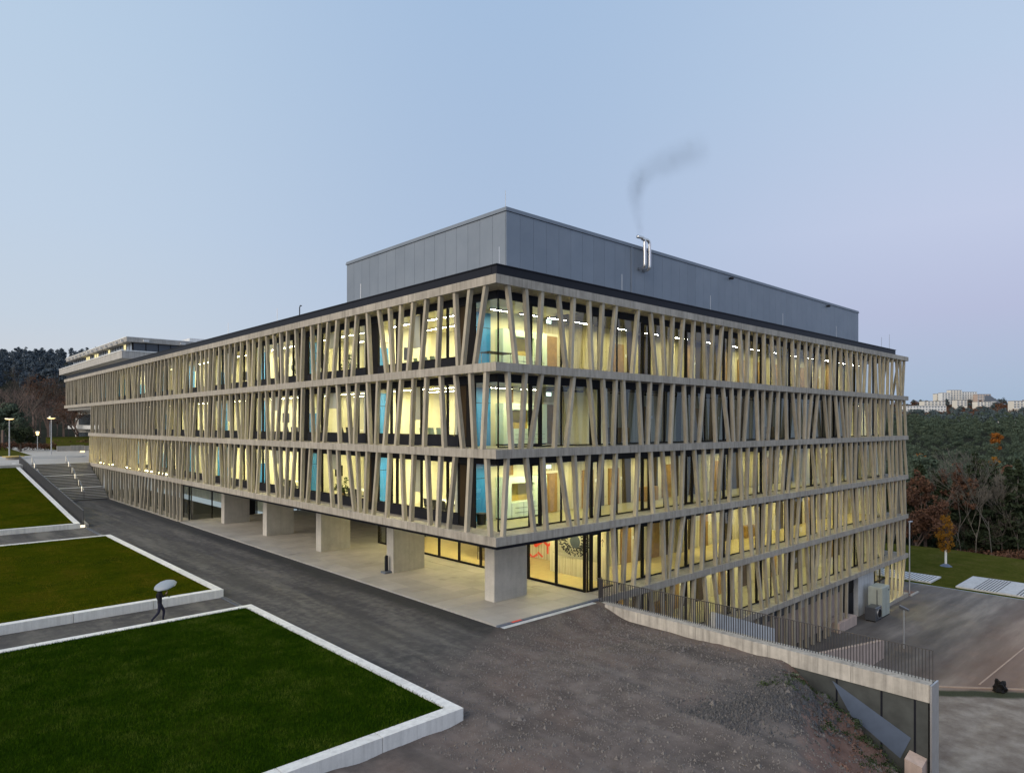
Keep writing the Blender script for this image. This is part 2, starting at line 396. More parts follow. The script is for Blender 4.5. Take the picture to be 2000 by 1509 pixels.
FIN_R1=[(0.82,0.58),(2.04,2.58),(3.16,3.43),(4.34,5.13),(5.46,5.71),(6.57,6.31),(7.68,7.18),(8.84,8.6),(10.87,10.63),(12.04,12.31),(13.2,13.73),(14.31,14.6),(15.42,15.21),(16.64,17.17),(17.75,18.0),(18.87,18.65),(19.98,19.49),(21.13,20.91),(22.33,22.6),(23.42,23.23),(24.54,24.35),(25.79,25.96),(26.84,26.59),(27.91,27.5),(29.09,28.6)]
FIN_R0=[(8.63,8.89),(9.74,9.47),(10.88,10.4),(12.02,11.79),(13.26,13.45),(14.31,13.85),(15.46,14.66),(16.6,16.34),(17.72,17.53),(18.95,19.18),(20.0,19.78),(21.15,20.64),(22.36,22.65),(23.58,24.02),(24.63,24.88),(25.71,25.5),(26.78,26.37),(27.99,27.78),(29.19,29.42),(30.25,30.09),(31.47,30.94)]
FIN_L3=[(0.88,1.69),(2.03,2.59),(3.18,2.93),(4.37,4.62),(5.55,6.06),(6.72,7.22),(7.87,8.12),(9.01,8.71),(10.13,9.34),(11.33,11.04),(12.54,13.08),(13.71,13.96),(14.88,15.4),(16.03,16.57),(17.22,17.48),(18.3,18.06),(19.53,19.79),(20.6,20.29),(21.87,22.15),(22.99,22.77),(24.14,23.65),(25.33,25.07),(26.57,26.81),(27.72,28.0),(28.87,28.64),(30.1,30.36),(31.27,31.79),(32.44,32.69),(33.53,33.31),(34.77,35.0),(35.98,36.43),(37.08,37.36),(38.11,38.11)]
FIN_L2=[(0.85,1.11),(2.0,1.72),(3.17,2.6),(4.34,4.06),(5.55,5.78),(6.7,6.94),(7.87,8.38),(9.03,9.55),(10.21,10.44),(11.33,11.06),(12.52,12.8),(13.64,13.25),(14.86,14.6),(16.06,16.59),(17.22,17.5),(18.33,18.06),(19.57,19.82),(20.74,21.01),(21.93,22.46),(23.08,23.61),(24.26,24.47),(25.43,25.13),(26.6,26.81),(27.81,28.36),(28.99,29.21),(30.05,29.94),(31.23,30.52),(32.44,32.2),(33.65,34.13),(34.82,35.09),(35.98,36.47),(37.17,37.58)]
FIN_L1=[(0.83,0.57),(2.02,2.3),(3.18,3.71),(4.35,4.6),(5.5,5.25),(6.7,6.96),(7.82,7.58),(9.01,9.32),(10.21,10.72),(11.35,11.61),(12.5,12.25),(13.61,12.84),(14.84,14.58),(15.99,15.5),(17.24,17.48),(18.43,18.93),(19.57,19.79),(20.75,21.28),(21.91,22.15),(23.08,22.89),(24.23,23.52),(25.4,25.13),(26.64,27.16),(27.81,28.0),(28.91,28.66),(30.13,30.36),(31.35,31.79),(32.56,32.69),(33.65,33.41),(34.73,34.26),(35.98,36.31),(37.13,36.99),(38.11,37.83)]
def extend(rows, end, start=None):
    rows = list(rows); k = rows[-1][0] + 1.148 if rows else start; prev = rows[-1][1] if rows else -9
    while k < end:
        b = k + random.choice((-.52, -.25, -.25, -.2, .22, .25, .25, .5, .55, .8, -.75, .02))
        if b < prev + .3: b = prev + .3
        rows.append((round(k, 2), round(b, 2))); prev = b; k += 1.148
    return rows
FINS = []      # (distance, hexa points)
def fin_right(t, b, z0, z1, y=.06, w=.095, d=.22):
    p = [(b - w, y, z0), (b + w, y, z0), (b + w, y + d, z0), (b - w, y + d, z0), (t - w, y, z1), (t + w, y, z1), (t + w, y + d, z1), (t - w, y + d, z1)]
    FINS.append((math.hypot(b - CX, y - CY) + (z1 < 0) * 8, p))
def fin_left(t, b, z0, z1, x=.06, w=.095, d=.22):
    p = [(x, b - w, z0), (x + d, b - w, z0), (x + d, b + w, z0), (x, b + w, z0), (x, t - w, z1), (x + d, t - w, z1), (x + d, t + w, z1), (x, t + w, z1)]
    FINS.append((math.hypot(x - CX, b - CY), p))
for rows, z in ((FIN_R3, 12), (FIN_R2, 8), (FIN_R1, 4), (FIN_R0, 0), ([], -4)):
    for t, b in extend(rows, XE - .3, 8.6): fin_right(t, b, z - .002, z + 4 - .408)
for t, b in extend([], 41.8, 8.6): fin_right(t, t + (b - t) * .4, -8.38, -4.408)
for t, b in extend([], XE - .3, 51.0): fin_right(t, b, -8.002, -4.408)
for rows, z, end in ((FIN_L3, 12, YT - .4), (FIN_L2, 8, YE - .3), (FIN_L1, 4, YE - .3)):
    for t, b in extend(rows, end): fin_left(t, b, z - .002, z + 4 - .408)
for t, b in extend([(44.75, 44.75)], YE - .3): fin_left(t, b, .02, 4 - .408)
for z in (-8, -4, 0, 4, 8, 12):                      # the short east front
    for t, b in extend([], 13, .9):
        fin_left(t, b, z - .002, z + 3.592, XE - .27)
FINS.sort(key=lambda f: f[0])
for d, p in FINS[:300]: MB().hexa(p).build('fin', 'concrete_fin', B)
rest = MB()
for d, p in FINS[300:]: rest.hexa(p)
tag(rest.build('far_fins', 'concrete_fin', B), kind='stuff')

# concrete bands, panel by panel
RJ = [0, 4.5, 9.95, 16.85, 23.7, 30.6, 37.5, 44.4, 51.2, XE]
LJ = [0, 6.32, 13.27, 20.3, 27.3, 34.25, 41.2, 48.15, 55.1, 62.05, 69.0, 75.95, YE]
BD, BH, G = 1.3, .41, .007
for z in LV:
    start = 0 if z >= 4 else 7.6
    for a, b in zip(RJ, RJ[1:]):
        if b <= start + .2: continue
        a = max(a, start); z0 = z - BH
        if z == -8:
            if b < 49.5: continue
            a = max(a, 49.5)
        k = BD if a == 0 else 0
        MB().hexa([(a + G, 0, z0), (b - G, 0, z0), (b - G, BD, z0), (a + G + k, BD, z0), (a + G, 0, z), (b - G, 0, z), (b - G, BD, z), (a + G + k, BD, z)]).build('band_panel', 'concrete_band', B)
    if z >= 4:
        js = LJ + ([90.3, YT] if z >= 12 else [])
        for a, b in zip(js, js[1:]):
            k = BD if a == 0 else 0; z0 = z - BH
            MB().hexa([(0, a + G, z0), (BD, a + G + k, z0), (BD, b - G, z0), (0, b - G, z0), (0, a + G, z), (BD, a + G + k, z), (BD, b - G, z), (0, b - G, z)]).build('band_panel', 'concrete_band', B)
    # ring of the east front
    bx('band_panel', 'concrete_band', B, 53.45, XE, BD + G, 14, z - BH, z)
bx('band_panel', 'concrete_band', B, 0, 1.3, 44.6, YE, -.3, .06)

# slabs, roof, parapet
for z in LV:
    hz = .36 if z == 16 else .70
    x0 = 7.75 if z <= 0 else 1.31
    bx('floor_slab', 'ceiling_paint', B, x0, 53.2, 1.31, 20, z - hz - (.34 if z == 16 else 0), z - .008)
    if z >= 4: bx('floor_slab', 'ceiling_paint', B, 1.31, 22, 20.01, YE if z < 12 else YT, z - hz - (.34 if z == 16 else 0), z - .008)
par = MB(); P0 = .3
def parapet_seg(x0, x1, y0, y1): bx('parapet', 'black_metal', B, x0, x1, y0, y1, 16.003, 16.50)
for a, b in zip([P0, 9.95, 23.7, 37.5], [9.95, 23.7, 37.5, 53.4]): parapet_seg(a + .004, b - .004, P0, P0 + .35)
for a, b in zip([P0 + .36, 13.27, 27.3, 41.2, 55.1, 69], [13.27, 27.3, 41.2, 55.1, 69, YT]): parapet_seg(P0, P0 + .35, a + .004, b - .004)
parapet_seg(53.05, 53.4, P0 + .36, 20)
bx('parapet_cap', 'black_metal', B, P0 - .05, 53.45, P0 - .05, P0 + .40, 16.503, 16.55)
bx('parapet_cap', 'black_metal', B, P0 - .05, P0 + .40, P0 + .41, YT, 16.503, 16.55)
bx('roof', 'roof_gravel', B, .66, 53.04, .66, 20, 16.002, 16.2)
bx('roof', 'roof_gravel', B, .66, 22, 20.01, YT, 16.002, 16.2)

# rooftop plant box clad in tall metal sheets
PX0, PX1, PY0, PY1, PZ = 3.37, 51.2, 3.0, 19.5, 20.47
ph = bx('plant_box', 'black_metal', B, PX0 + .06, PX1 - .06, PY0 + .06, PY1 - .06, 16.21, PZ - .1)
k = PX0
while k < PX1 - .2:
    e = min(k + 1.0, PX1); ubox('metal_sheet', 'metal_panel', ph, k + .006, e - .006, PY0, PY0 + .05, 16.22, PZ - .22); k = e
k = PY0 + .06
while k < PY1 - .2:
    e = min(k + 1.03, PY1); ubox('metal_sheet', 'metal_panel', ph, PX0, PX0 + .05, k + .008, e - .008, 16.22, PZ - .22); k = e
bx('roof_edge', 'metal_panel', ph, PX0 - .06, PX1 + .06, PY0 - .06, PY1 + .06, PZ - .205, PZ - .10)
bx('roof_edge', 'metal_panel', ph, PX0 - .03, PX1 + .03, PY0 - .03, PY1 + .03, PZ - .097, PZ)
bx('downpipe', 'metal_panel', ph, 13.95, 14.07, PY0 - .05, PY0 - .008, 16.2, PZ - .22)
for x, dz in ((14.75, 0.0), (15.25, -.05)):
    pts = []
    for a in range(7): th = R(90 * a / 6); pts.append((x, PY0 + .05 - .25 - .28 * math.sin(th) + .0, 19.0 + .28 - .28 * math.cos(th) + .0))
    pts = [(x, PY0 + .1, 19.0 + dz)] + [(q[0], q[1], q[2] + dz) for q in pts]
    top = 20.85 + dz; y0 = pts[-1][1]
    for a in range(7): th = R(90 * a / 6); pts.append((x - .25 + .25 * math.cos(th), y0, top - .25 + .25 * math.sin(th)))
    pts.append((x - .75, y0, top - .03))
    MB().tube(pts, .105, 14).build('flue_pipe', 'steel', B, True)
for x, y, s in ((26, 2.88, .0), (43.5, 2.88, .0)):
    MB().tube([(x, y + .1, 20.05), (x, y - .12, 20.05), (x, y - .16, 19.98)], [.09, .1, .1], 10).build('wall_lamp', 'black_metal', B)
rods = [(1.0, .9, 1.0), (9.9, .55, 1.0), (19.2, .55, 1.0), (29.5, .55, 1.0), (39.5, .55, 1.0), (50.3, .55, 1.0), (.55, 12.8, 1.0), (.55, 24.5, 1.0), (.55, 34, 1.0), (52.6, .6, 1.5)]
for x, y, h in rods: MB().tube([(x, y, 16.4), (x, y, 16.55 + h)], .018, 5).build('lightning_rod', 'rod_metal', B)
MB().tube([(3.5, 3.2, PZ - .1), (3.5, 3.2, PZ + .9)], .02, 5).build('lightning_rod', 'rod_metal', B)
v = MB().tube([(.6, 21.0, 16.5), (.6, 21.0, 17.15), (.6, 20.9, 17.3), (.6, 20.7, 17.25)], .035, 6)
v.build('vent_pipe', 'black_metal', B)

# ---- glazing of the right front
def pane(name, x0, x1, y0, y1, z0, z1, mat='glass'):
    """thin glass sheet"""
    if x1 - x0 < y1 - y0: return mesh(name, [(x0, y0, z0), (x0, y1, z0), (x0, y1, z1), (x0, y0, z1)], [(0, 1, 2, 3)], mat, B)
    return mesh(name, [(x0, y0, z0), (x1, y0, z0), (x1, y0, z1), (x0, y0, z1)], [(0, 1, 2, 3)], mat, B)
def bays_right(start, end):
    """(x0, x1, is_vent)"""
    out = []; c = [1.2, 3.33]; out.append((1.2, 3.33, 0)); x = 3.33
    while x < end:
        for w, v in ((.77, 1), (1.49, 0), (2.40, 0)):
            if x < end - .2: out.append((x, min(x + w, end), v)); x += w
    return [(max(a, start), b, v) for a, b, v in out if b > start + .2]
for z in (12, 8, 4, 0, -4):
    start = 1.2 if z >= 4 else 7.7
    zb, zt = z + .03, z + 3.18
    for a, b in zip(RJ, RJ[1:]):
        b = min(b, 53.2); a = max(a, start - .02)
        if b > a + .2: bx('lintel_panel', 'black_metal', B, a + (.0 if a > start else 0), b, GS - .03, GS + .09, zt + .005, z + 3.70)
    fr = MB(); n = 0
    for a, b, v in bays_right(start, 53.2):
        corner = a == 1.2
        if v:
            fr.box(a - .05, a + .13, GS - .05, GS + .08, zb, zt); fr.box(b - .13, b + .05, GS - .05, GS + .08, zb, zt)
            fr.box(a + .13, b - .13, GS - .045, GS + .07, zb, zb + .12); fr.box(a + .13, b - .13, GS - .045, GS + .07, zt - .10, zt)
            pane('pane', a + .13, b - .13, GS, GS, zb + .12, zt - .10)
        else:
            if not corner: fr.box(a - .0, a + .08, GS - .02, GS + .06, zb, zt)
            fr.box(a + .08, b, GS - .02, GS + .06, zb, zb + .06)
            pane('pane', a + (.08 if not corner else .0), b - .0, GS, GS, zb + .06, zt)
        n += 1
        if n % 3 == 1 and n > 1:
            fr.build('window_frame', 'dark_frame', B); fr = MB()
    if fr.v: fr.build('window_frame', 'dark_frame', B)
    if z >= 4: bx('corner_post', 'dark_frame', B, GS - .03, GS + .03, GS - .03, GS + .03, zb, zt)

# ---- glazing of the long left front
LSEQ = [(1.37, 'dark'), (.96, 'g'), (2.34, 'g'), (2.36, 'g'), (.64, 'v'), (1.38, 'g')]
for z, end in ((12, YT - .3), (8, YE - .3), (4, YE - .3)):
    zb, zt = z + .56, z + 3.20
    pane('pane', GS, GS, 1.2, 2.83, z + .09, zt)
    for a, b in zip(LJ + [90.3], LJ[1:] + [90.3, end]):
        b = min(b, end)
        if b > a + .1: bx('lintel_panel', 'black_metal', B, GS - .035, GS + .09, max(a, 1.3), b, zt + .005, z + 3.70)
    y = 2.83
    while y < end - .5:
        fr = MB(); y0 = y
        for w, kd in LSEQ:
            e = min(y + w, end)
            if e - y < .25: y = e; continue
            if kd == 'dark':
                bx('dark_infill', 'dark_panel', B, GS - .02, GS + .05, y + .06, e - .06, z + .02, zt)
                bx('vent_leaf', 'brown_panel', B, GS - .03, GS - .021, y + (e - y) * .55, e - .12, z + .5, zt - .1)
            else:
                fw = .10 if kd == 'v' else .06
                fr.box(GS - .04, GS + .07, y - .0, y + fw, zb, zt); fr.box(GS - .04, GS + .07, e - fw, e, zb, zt)
                fr.box(GS - .035, GS + .065, y + fw, e - fw, zb, zb + .07)
                pane('pane', GS, GS, y + fw, e - fw, zb + .07, zt)
            y = e
        bx('sill_panel', 'black_metal', B, GS - .05, GS + .06, y0 + (1.37 if z else 0), y, z + .02, zb - .003)
        fr.build('window_frame', 'dark_frame', B)

# ---- rooms behind the right front: a gallery with a board-marked concrete wall
for z in (12, 8, 4, 0, -4):
    x0 = 1.32 if z >= 4 else 10.3
    bx('back_wall', 'cream_wall' if z >= 4 else 'board_concrete', B, x0, 7.5, 4.5, 4.7, z, z + 3.29) if z >= 4 else None
    bx('back_wall', 'board_concrete', B, max(7.51, x0), 53.2, 4.5, 4.7, z, z + 3.29)
    bx('floor_finish', 'interior_floor' if z != 0 else 'lobby_floor', B, x0, 53.2, 1.3, 4.49, z - .004, z + .012)
    lit = (z != 8)
    x = x0 + 1.0; k = 0
    while x < 52:
        on = (lit and (x < 14 or random.Random(int(x * 7) + z).random() > .14)) or (x < 6.5) or (not lit and x > 44)
        lh = ubox('ceiling_lamp', 'dark_panel', B, x, x + 1.5, 2.96, 3.14, z + 3.0225, z + 3.10)
        if on: mesh('lamp_tube', [(x + .02, 3.015, z + 3.022), (x + .02, 3.085, z + 3.022), (x + 1.48, 3.085, z + 3.022), (x + 1.48, 3.015, z + 3.022)], [(0, 1, 2, 3)], 'lamp_corridor', B)
        x += 2.1 if x < 7 else 3.44
    bx('ceiling_panel', 'ceiling_dark', B, max(7.6, x0), 53.0, 1.32, 4.49, z + 3.255, z + 3.285)
    rr = random.Random(z)
    x = 12.0 if z < 4 else 11.0
    while x < 50:                                      # doors, flat panels coloured dark like recesses, and low lockers along the gallery
        ch = rr.random()
        if ch < .45:
            d = bx('interior_door', 'timber_door', B, x, x + 1.05, 4.42, 4.495, z + .02, z + 2.35 if ch < .3 else z + 3.2)
            ubox('door_plate', 'white_plastic', d, x + 1.25, x + 1.40, 4.47, 4.497, z + 1.55, z + 1.75)
        elif ch < .65: bx('wall_pillar', 'board_concrete', B, x, x + .5, 3.95, 4.495, z + .015, z + 3.285)
        elif ch < .8: bx('locker', 'timber_door', B, x, x + 1.6, 4.0, 4.49, z + .015, z + .95)
        else: bx('interior_door', 'brown_panel', B, x, x + 1.3, 4.44, 4.495, z + .02, z + 3.1)
        if rr.random() < .55: bx('dark_flat_panel', 'brown_panel', B, x + 1.45, x + 1.45 + rr.uniform(.5, .9), 4.45, 4.496, z + .02, z + 3.24)
        x += rr.uniform(2.4, 3.4)
    if z == 8: bx('partition_wall', 'cream_wall', B, 9.4, 9.55, 1.32, 4.49, z + .013, z + 3.29); bx('partition_wall', 'board_concrete', B, 43.6, 43.75, 1.32, 4.49, z + .013, z + 3.29)
    bx('end_wall', 'glass', B, 53.2, 53.25, 1.32, 14, z + .02, z + 3.6) if False else None
    bx('end_wall', 'cream_wall', B, 53.05, 53.2, 1.32, 4.49, z + .013, z + 3.29) if z < 12 else None
    if z >= 4:                                         # tea kitchen in the corner room
        bx('blue_wall_panel', 'blue_panel', B, 1.36, 3.55, 4.44, 4.497, z + .02, z + 3.1)
        bx('blue_panel_joint', 'black_metal', B, 1.36, 3.55, 4.434, 4.439, z + 2.28, z + 2.31)
        kc = bx('kitchen_cabinet', 'cabinet_white', B, 3.95, 7.3, 3.85, 4.49, z + .1, z + .92)
        bx('tall_unit', 'cabinet_white', kc, 3.95, 4.55, 3.86, 4.49, z + .925, z + 2.3); bx('tall_unit', 'cabinet_white', kc, 6.3, 7.3, 3.86, 4.49, z + .925, z + 2.3)
        bx('upper_unit', 'cabinet_white', kc, 4.555, 6.295, 3.87, 4.49, z + 1.95, z + 2.3); bx('niche_back', 'ochre_niche', kc, 4.56, 6.29, 4.42, 4.48, z + .93, z + 1.945)
        bx('plinth', 'black_metal', kc, 3.97, 7.28, 3.95, 4.48, z + .014, z + .095)
        for zz in (.35, .6): bx('drawer_line', 'black_metal', kc, 4.8, 7.1, 3.842, 3.848, z + zz, z + zz + .012)
        for xx in (4.55, 5.45, 6.3): bx('door_line', 'black_metal', kc, xx, xx + .012, 3.842, 3.848, z + .12, z + .9)
        bx('timber_strip', 'timber_door', B, 4.9, 5.25, 4.47, 4.497, z + 2.35, z + 3.25)
        es = bx('exit_sign', 'exit_light', B, 6.4, 6.75, 3.0, 3.05, z + 2.72, z + 2.92)
        bx('glass_screen', 'glass', B, 1.7, 1.72, 1.6, 3.3, z + .05, z + .95) if False else None
        d = bx('interior_door', 'timber_door', B, 7.75, 8.75, 4.44, 4.495, z + .02, z + 2.3)
        bx('door_frame', 'cream_wall', d, 7.65, 8.85, 4.46, 4.493, z + 2.302, z + 2.45)

# ---- rooms behind the long left front
PART = [4.6 + 9.05 * k for k in range(1, 11)]
for z, end in ((12, YT - .4), (8, YE - .4), (4, YE - .4)):
    bx('back_wall', 'cream_wall', B, 7.2, 7.4, 4.72, end, z, z + 3.29)
    bx('end_wall', 'concrete_band', B, 1.3, 7.19, end - .2, end, z + .0, z + 3.3)
    bx('floor_finish', 'interior_floor', B, 1.3, 7.19, 4.71, end - .21, z - .004, z + .012)
    prev = 4.7
    for i, p in enumerate([q for q in PART if q < end - 2] + [end - .2]):
        if p < end - 1:
            bx('partition_wall', 'cream_wall', B, 1.36, 7.19, p, p + .15, z + .013, z + 3.29)
            bx('blue_wall_panel', 'blue_panel', B, 2.1, 3.0, p - .05, p - .003, z + .02, z + (3.1 if (i + z) % 3 else 1.95))
            bx('blue_panel_joint', 'black_metal', B, 2.1, 3.0, p - .056, p - .051, z + 2.28, z + 2.31)
        if z == 4: st = 'lamp_office' if i % 3 != 1 else 'lamp_office_mid'
        elif z == 8: st = ('lamp_office_mid' if i % 2 else 'lamp_office') if i < 5 else 'lamp_dim'
        else: st = ('lamp_office' if i % 2 == 0 else 'lamp_office_mid') if i < 5 or i == 6 else 'lamp_dim'
        if i < 8:
            bx('book_shelf', 'brown_panel', B, 6.75, 7.14, prev + .3, prev + 1.9, z + .014, z + 2.1)
            bx('wall_picture', 'dark_panel', B, 4.2, 4.8, p - .04, p - .004, z + 1.3, z + 2.1) if p < end - 1 and (i * 5 + z) % 3 == 0 else None
            bx('window_blind', 'ceiling_paint', B, 1.42, 1.45, prev + 3.2, prev + 4.1 + .6 * (i % 2), z + (2.2 if i % 3 else 1.4), z + 3.2)
        y = prev + .7
        while y < p - 1.6:
            for xx in (2.9, 5.3):
                ubox('ceiling_lamp', 'ceiling_paint', B, xx - .05, xx + .13, y - .02, y + 2.42, z + 3.2006, z + 3.245)
                mesh('lamp_tube', [(xx, y, z + 3.2), (xx, y + 2.4, z + 3.2), (xx + .08, y + 2.4, z + 3.2), (xx + .08, y, z + 3.2)], [(0, 1, 2, 3)], st, B)
            y += 2.55
        if z != 4 or i % 2: bx('whiteboard_rail', 'brown_panel', B, 7.12, 7.195, prev + 2.2, min(p - 2.0, prev + 6.5), z + 1.02, z + 1.09)
        bx('white_board', 'white_wall', B, 7.15, 7.197, prev + 2.4, min(p - 2.2, prev + 6.3), z + 1.10, z + 2.3)
        prev = p + .15
bx('overhang_soffit', 'concrete_old', B, .5, 20, YE + .02, YT - .05, 11.25, 11.585)

# ---- open ground floor: piers, soffit, lobby glass
for k in range(5):
    y = 3.0 + 9.35 * k
    pr = MB().box(2.55, 4.87, y, y + .76, .045, 3.34).build('pier', 'concrete_pier', B)
    for zz in (.5, 2.7): bx('joint_line', 'concrete_old', pr, 2.547, 4.873, y - .003, y + .763, zz, zz + .012)
    bx('joint_line', 'concrete_old', pr, 3.70, 3.712, y - .004, y + .764, .046, 3.33)
bx('soffit', 'black_metal', B, .45, 16, .45, 45.2, 3.345, 3.58)
for x, y in ((6.2, 6.5), (6.2, 16), (6.2, 10.8), (6.2, 20), (9.2, 30), (9.2, 39)):
    MB().tube([(x, y, 3.30), (x, y, 3.343)], .09, 12).build('downlight', 'lamp_lobby', B)
LX = 7.55
fr = MB(); ys = [1.2, 3.3, 5.55, 7.7, 9.9, 12.1, 14.3, 16.5, 18.7, 20.9, 22.0]
for a, b in zip(ys, ys[1:]):
    fr.box(LX - .06, LX + .06, a, a + .14, .05, 3.34); fr.box(LX - .055, LX + .055, a + .14, b, .05, .17); fr.box(LX - .055, LX + .055, a + .14, b, 3.18, 3.338)
    pane('pane', LX, LX, a + .14, b, .17, 3.18)
    fr.build('window_frame', 'dark_frame', B); fr = MB()
fr.box(LX - .06, LX + .06, 22.0, 22.14, .05, 3.34)
fr.build('mullion', 'dark_frame', B)
def mull(*b): ubox('mullion', 'dark_frame', B, *b)
for a, b in zip([7.62, 9.7, 11.8], [9.7, 11.8, 13.9]):
    mull(a, a + .12, 22.0, 22.1, .05, 3.34); pane('pane', a + .12, b, 22.05, 22.05, .06, 3.3, 'glass_dark')
for y0 in np.arange(22.2, 44.5, 2.2):
    mull(13.9, 14.0, y0, y0 + .14, .05, 3.34); pane('pane', 13.95, 13.95, y0 + .14, y0 + 2.2, .06, 3.3, 'glass_dark')
for a, b in zip([.9, 3.0, 5.2, 7.4, 9.6, 11.8], [3.0, 5.2, 7.4, 9.6, 11.8, 13.9]):
    mull(a, a + .10, 44.95, 45.06, .05, 3.34); pane('pane', a + .1, b, 45.0, 45.0, .06, 3.3, 'glass_dark')
bx('door_leaf', 'black_metal', B, 5.3, 7.3, 44.9, 44.94, .06, 2.6)
bx('floor_finish', 'lobby_floor', B, LX + .07, 16, 1.3, 21.95, .0, .06)
bx('back_wall', 'board_concrete', B, 12.3, 12.5, 4.72, 21.9, .062, 3.34)
bx('lobby_wall', 'board_concrete', B, 10.0, 10.28, 1.75, 6.2, .062, 3.34)
for y in np.arange(2.2, 21, 2.6): ubox('ceiling_lamp', 'lamp_lobby', B, 8.7, 8.82, y, y + 1.4, 3.24, 3.29)
for y in np.arange(46.5, 82, 6): ubox('ceiling_lamp', 'lamp_dim', B, 4.0, 4.12, y, y + 1.4, 3.0, 3.05)
for x in (3, 6.5): ubox('ceiling_lamp', 'lamp_dim', B, x, x + .8, 46.3, 46.4, 3.0, 3.05)
bx('back_wall', 'concrete_old', B, 8.5, 8.7, 45.2, YE, .06, 3.29); bx('back_wall', 'dark_panel', B, 15.6, 15.8, 22.2, 45, .06, 3.34)
for y0 in np.arange(45.1, YE - 1, 2.3): mull(1.16, 1.24, y0, y0 + .1, .06, 3.59)
for y0 in np.arange(45.1, YE - 1, 4.6): pane('pane', 1.2, 1.2, y0 + .1, y0 + 4.6, .1, 3.59, 'glass_dark')
# staircase balustrade seen in the lobby
st = bx('lobby_stair', 'white_wall', B, 9.3, 10.8, 12.2, 12.32, .062, .5)
MB().hexa([(9.2, 9.6, .062), (9.3, 9.6, .062), (9.3, 16.5, 2.6), (9.2, 16.5, 2.6), (9.2, 9.6, 1.0), (9.3, 9.6, 1.0), (9.3, 16.5, 3.3), (9.2, 16.5, 3.3)]).build('stair_flank', 'dark_slat', st)
for k in range(26):
    y = 8.0 + k * .16; ubox('slat', 'dark_slat', st, 9.0, 9.05, y, y + .05, .07, 2.4)
for k in range(24):
    y = 13.0 + k * .16; ubox('slat', 'dark_slat', st, 10.6, 10.65, y, y + .05, 1.4, 3.2)
# red molecule drawing on the lobby wall
def hexline(mb, y, z, r, x, sides, w=.035):
    for s in sides:
        a, b = R(60 * s + 30), R(60 * s + 90)
        p, q = (y + r * math.cos(a), z + r * math.sin(a)), (y + r * math.cos(b), z + r * math.sin(b))
        d = Vector((q[0] - p[0], q[1] - p[1])).normalized(); n = Vector((-d.y, d.x)) * w
        mb.hexa([(x, p[0] - n.x, p[1] - n.y), (x, q[0] - n.x, q[1] - n.y), (x + .006, q[0] - n.x, q[1] - n.y), (x + .006, p[0] - n.x, p[1] - n.y), (x, p[0] + n.x, p[1] + n.y), (x, q[0] + n.x, q[1] + n.y), (x + .006, q[0] + n.x, q[1] + n.y), (x + .006, p[0] + n.x, p[1] + n.y)])
hx = MB()
hexline(hx, 8.15, .75, .55, 12.285, (0, 1, 2, 3, 5), .075); hexline(hx, 9.1, .75, .55, 12.281, (1, 4, 2), .075); hexline(hx, 10.05, .6, .55, 12.278, (0, 1, 3, 4), .075); hexline(hx, 7.2, .9, .55, 12.275, (0, 4, 5), .075); hexline(hx, 8.6, 1.6, .55, 12.272, (2, 3, 4), .075); hexline(hx, 9.6, 1.5, .55, 12.269, (0, 1, 2, 3), .075)
hx.tube([(12.266, 9.75, .95), (12.294, 9.75, .95)], .17, 20); hx.tube([(12.262, 9.5, 1.5), (12.294, 9.5, 1.5)], .28, 20)
tag(hx.build('wall_drawing', 'red_paint', B), 'red hexagon molecule drawing on the lobby wall')
# black and white picture panel on the wall behind the corner glass
pic = bx('picture_panel', 'picture_grey', B, 9.955, 9.995, 2.3, 5.6, 1.15, 3.25)
pm = MB(); rp = random.Random(3)
for k in range(420):
    a = rp.uniform(0, 2 * math.pi); r0 = rp.uniform(.45, 1.0); y = 4.1 + r0 * math.cos(a) * 1.25; z = 2.2 + r0 * math.sin(a) * .95; L = rp.uniform(.05, .16)
    if not (2.4 < y < 5.5 and 1.22 < z < 3.18): continue
    pm.box(9.948, 9.953, y - .02, y + .02 + L * abs(math.cos(a)), z - .012, z + .02 + L * .4 * abs(math.sin(a)))
pm.build('picture_marks', 'black_metal', pic)
MB().tube([(9.945, 4.1, 2.15), (9.9535, 4.1, 2.15)], .40, 24).build('picture_core', 'window_dark', pic)
# arrow mark on the concrete wall
am = MB().box(9.992, 9.998, 2.02, 2.045, 2.1, 2.5)
am.hexa([(9.992, 2.03, 2.52), (9.998, 2.03, 2.52), (9.998, 2.13, 2.38), (9.992, 2.13, 2.38), (9.992, 2.03, 2.56), (9.998, 2.03, 2.56), (9.998, 2.15, 2.40), (9.992, 2.15, 2.40)])
am.hexa([(9.992, 2.03, 2.52), (9.998, 2.03, 2.52), (9.998, 1.93, 2.38), (9.992, 1.93, 2.38), (9.992, 2.03, 2.56), (9.998, 2.03, 2.56), (9.998, 1.91, 2.40), (9.992, 1.91, 2.40)])
am.build('arrow_mark', 'black_metal', B)

# ---- lowest storey at the yard
bx('base_wall', 'concrete_rose', B, 7.6, 42.3, 1.25, 1.45, -8.6, -5.75)
bx('base_window_band', 'window_dark', B, 7.6, 42.3, 1.3, 1.4, -5.745, -4.42)
for x in np.arange(9, 42, 2.1): ubox('base_pier', 'concrete_wall', B, x, x + .55, 1.2, 1.29, -5.74, -4.43)
dr = bx('yard_door', 'dark_panel', B, 42.4, 44.9, 1.15, 1.25, -8.4, -5.9)
bx('door_leaf', 'black_metal', dr, 42.6, 43.7, 1.10, 1.147, -8.3, -6.2); bx('door_leaf', 'black_metal', dr, 43.72, 44.8, 1.10, 1.147, -8.3, -6.2)
bx('door_top_panel', 'dark_panel', B, 42.4, 44.9, 1.12, 1.25, -5.89, -4.42)
for x in (44.95, 46.25, 47.55): bx('wall_slab', 'concrete_pale', B, x + .006, x + 1.294, .75, 1.25, -8.5, -4.42)
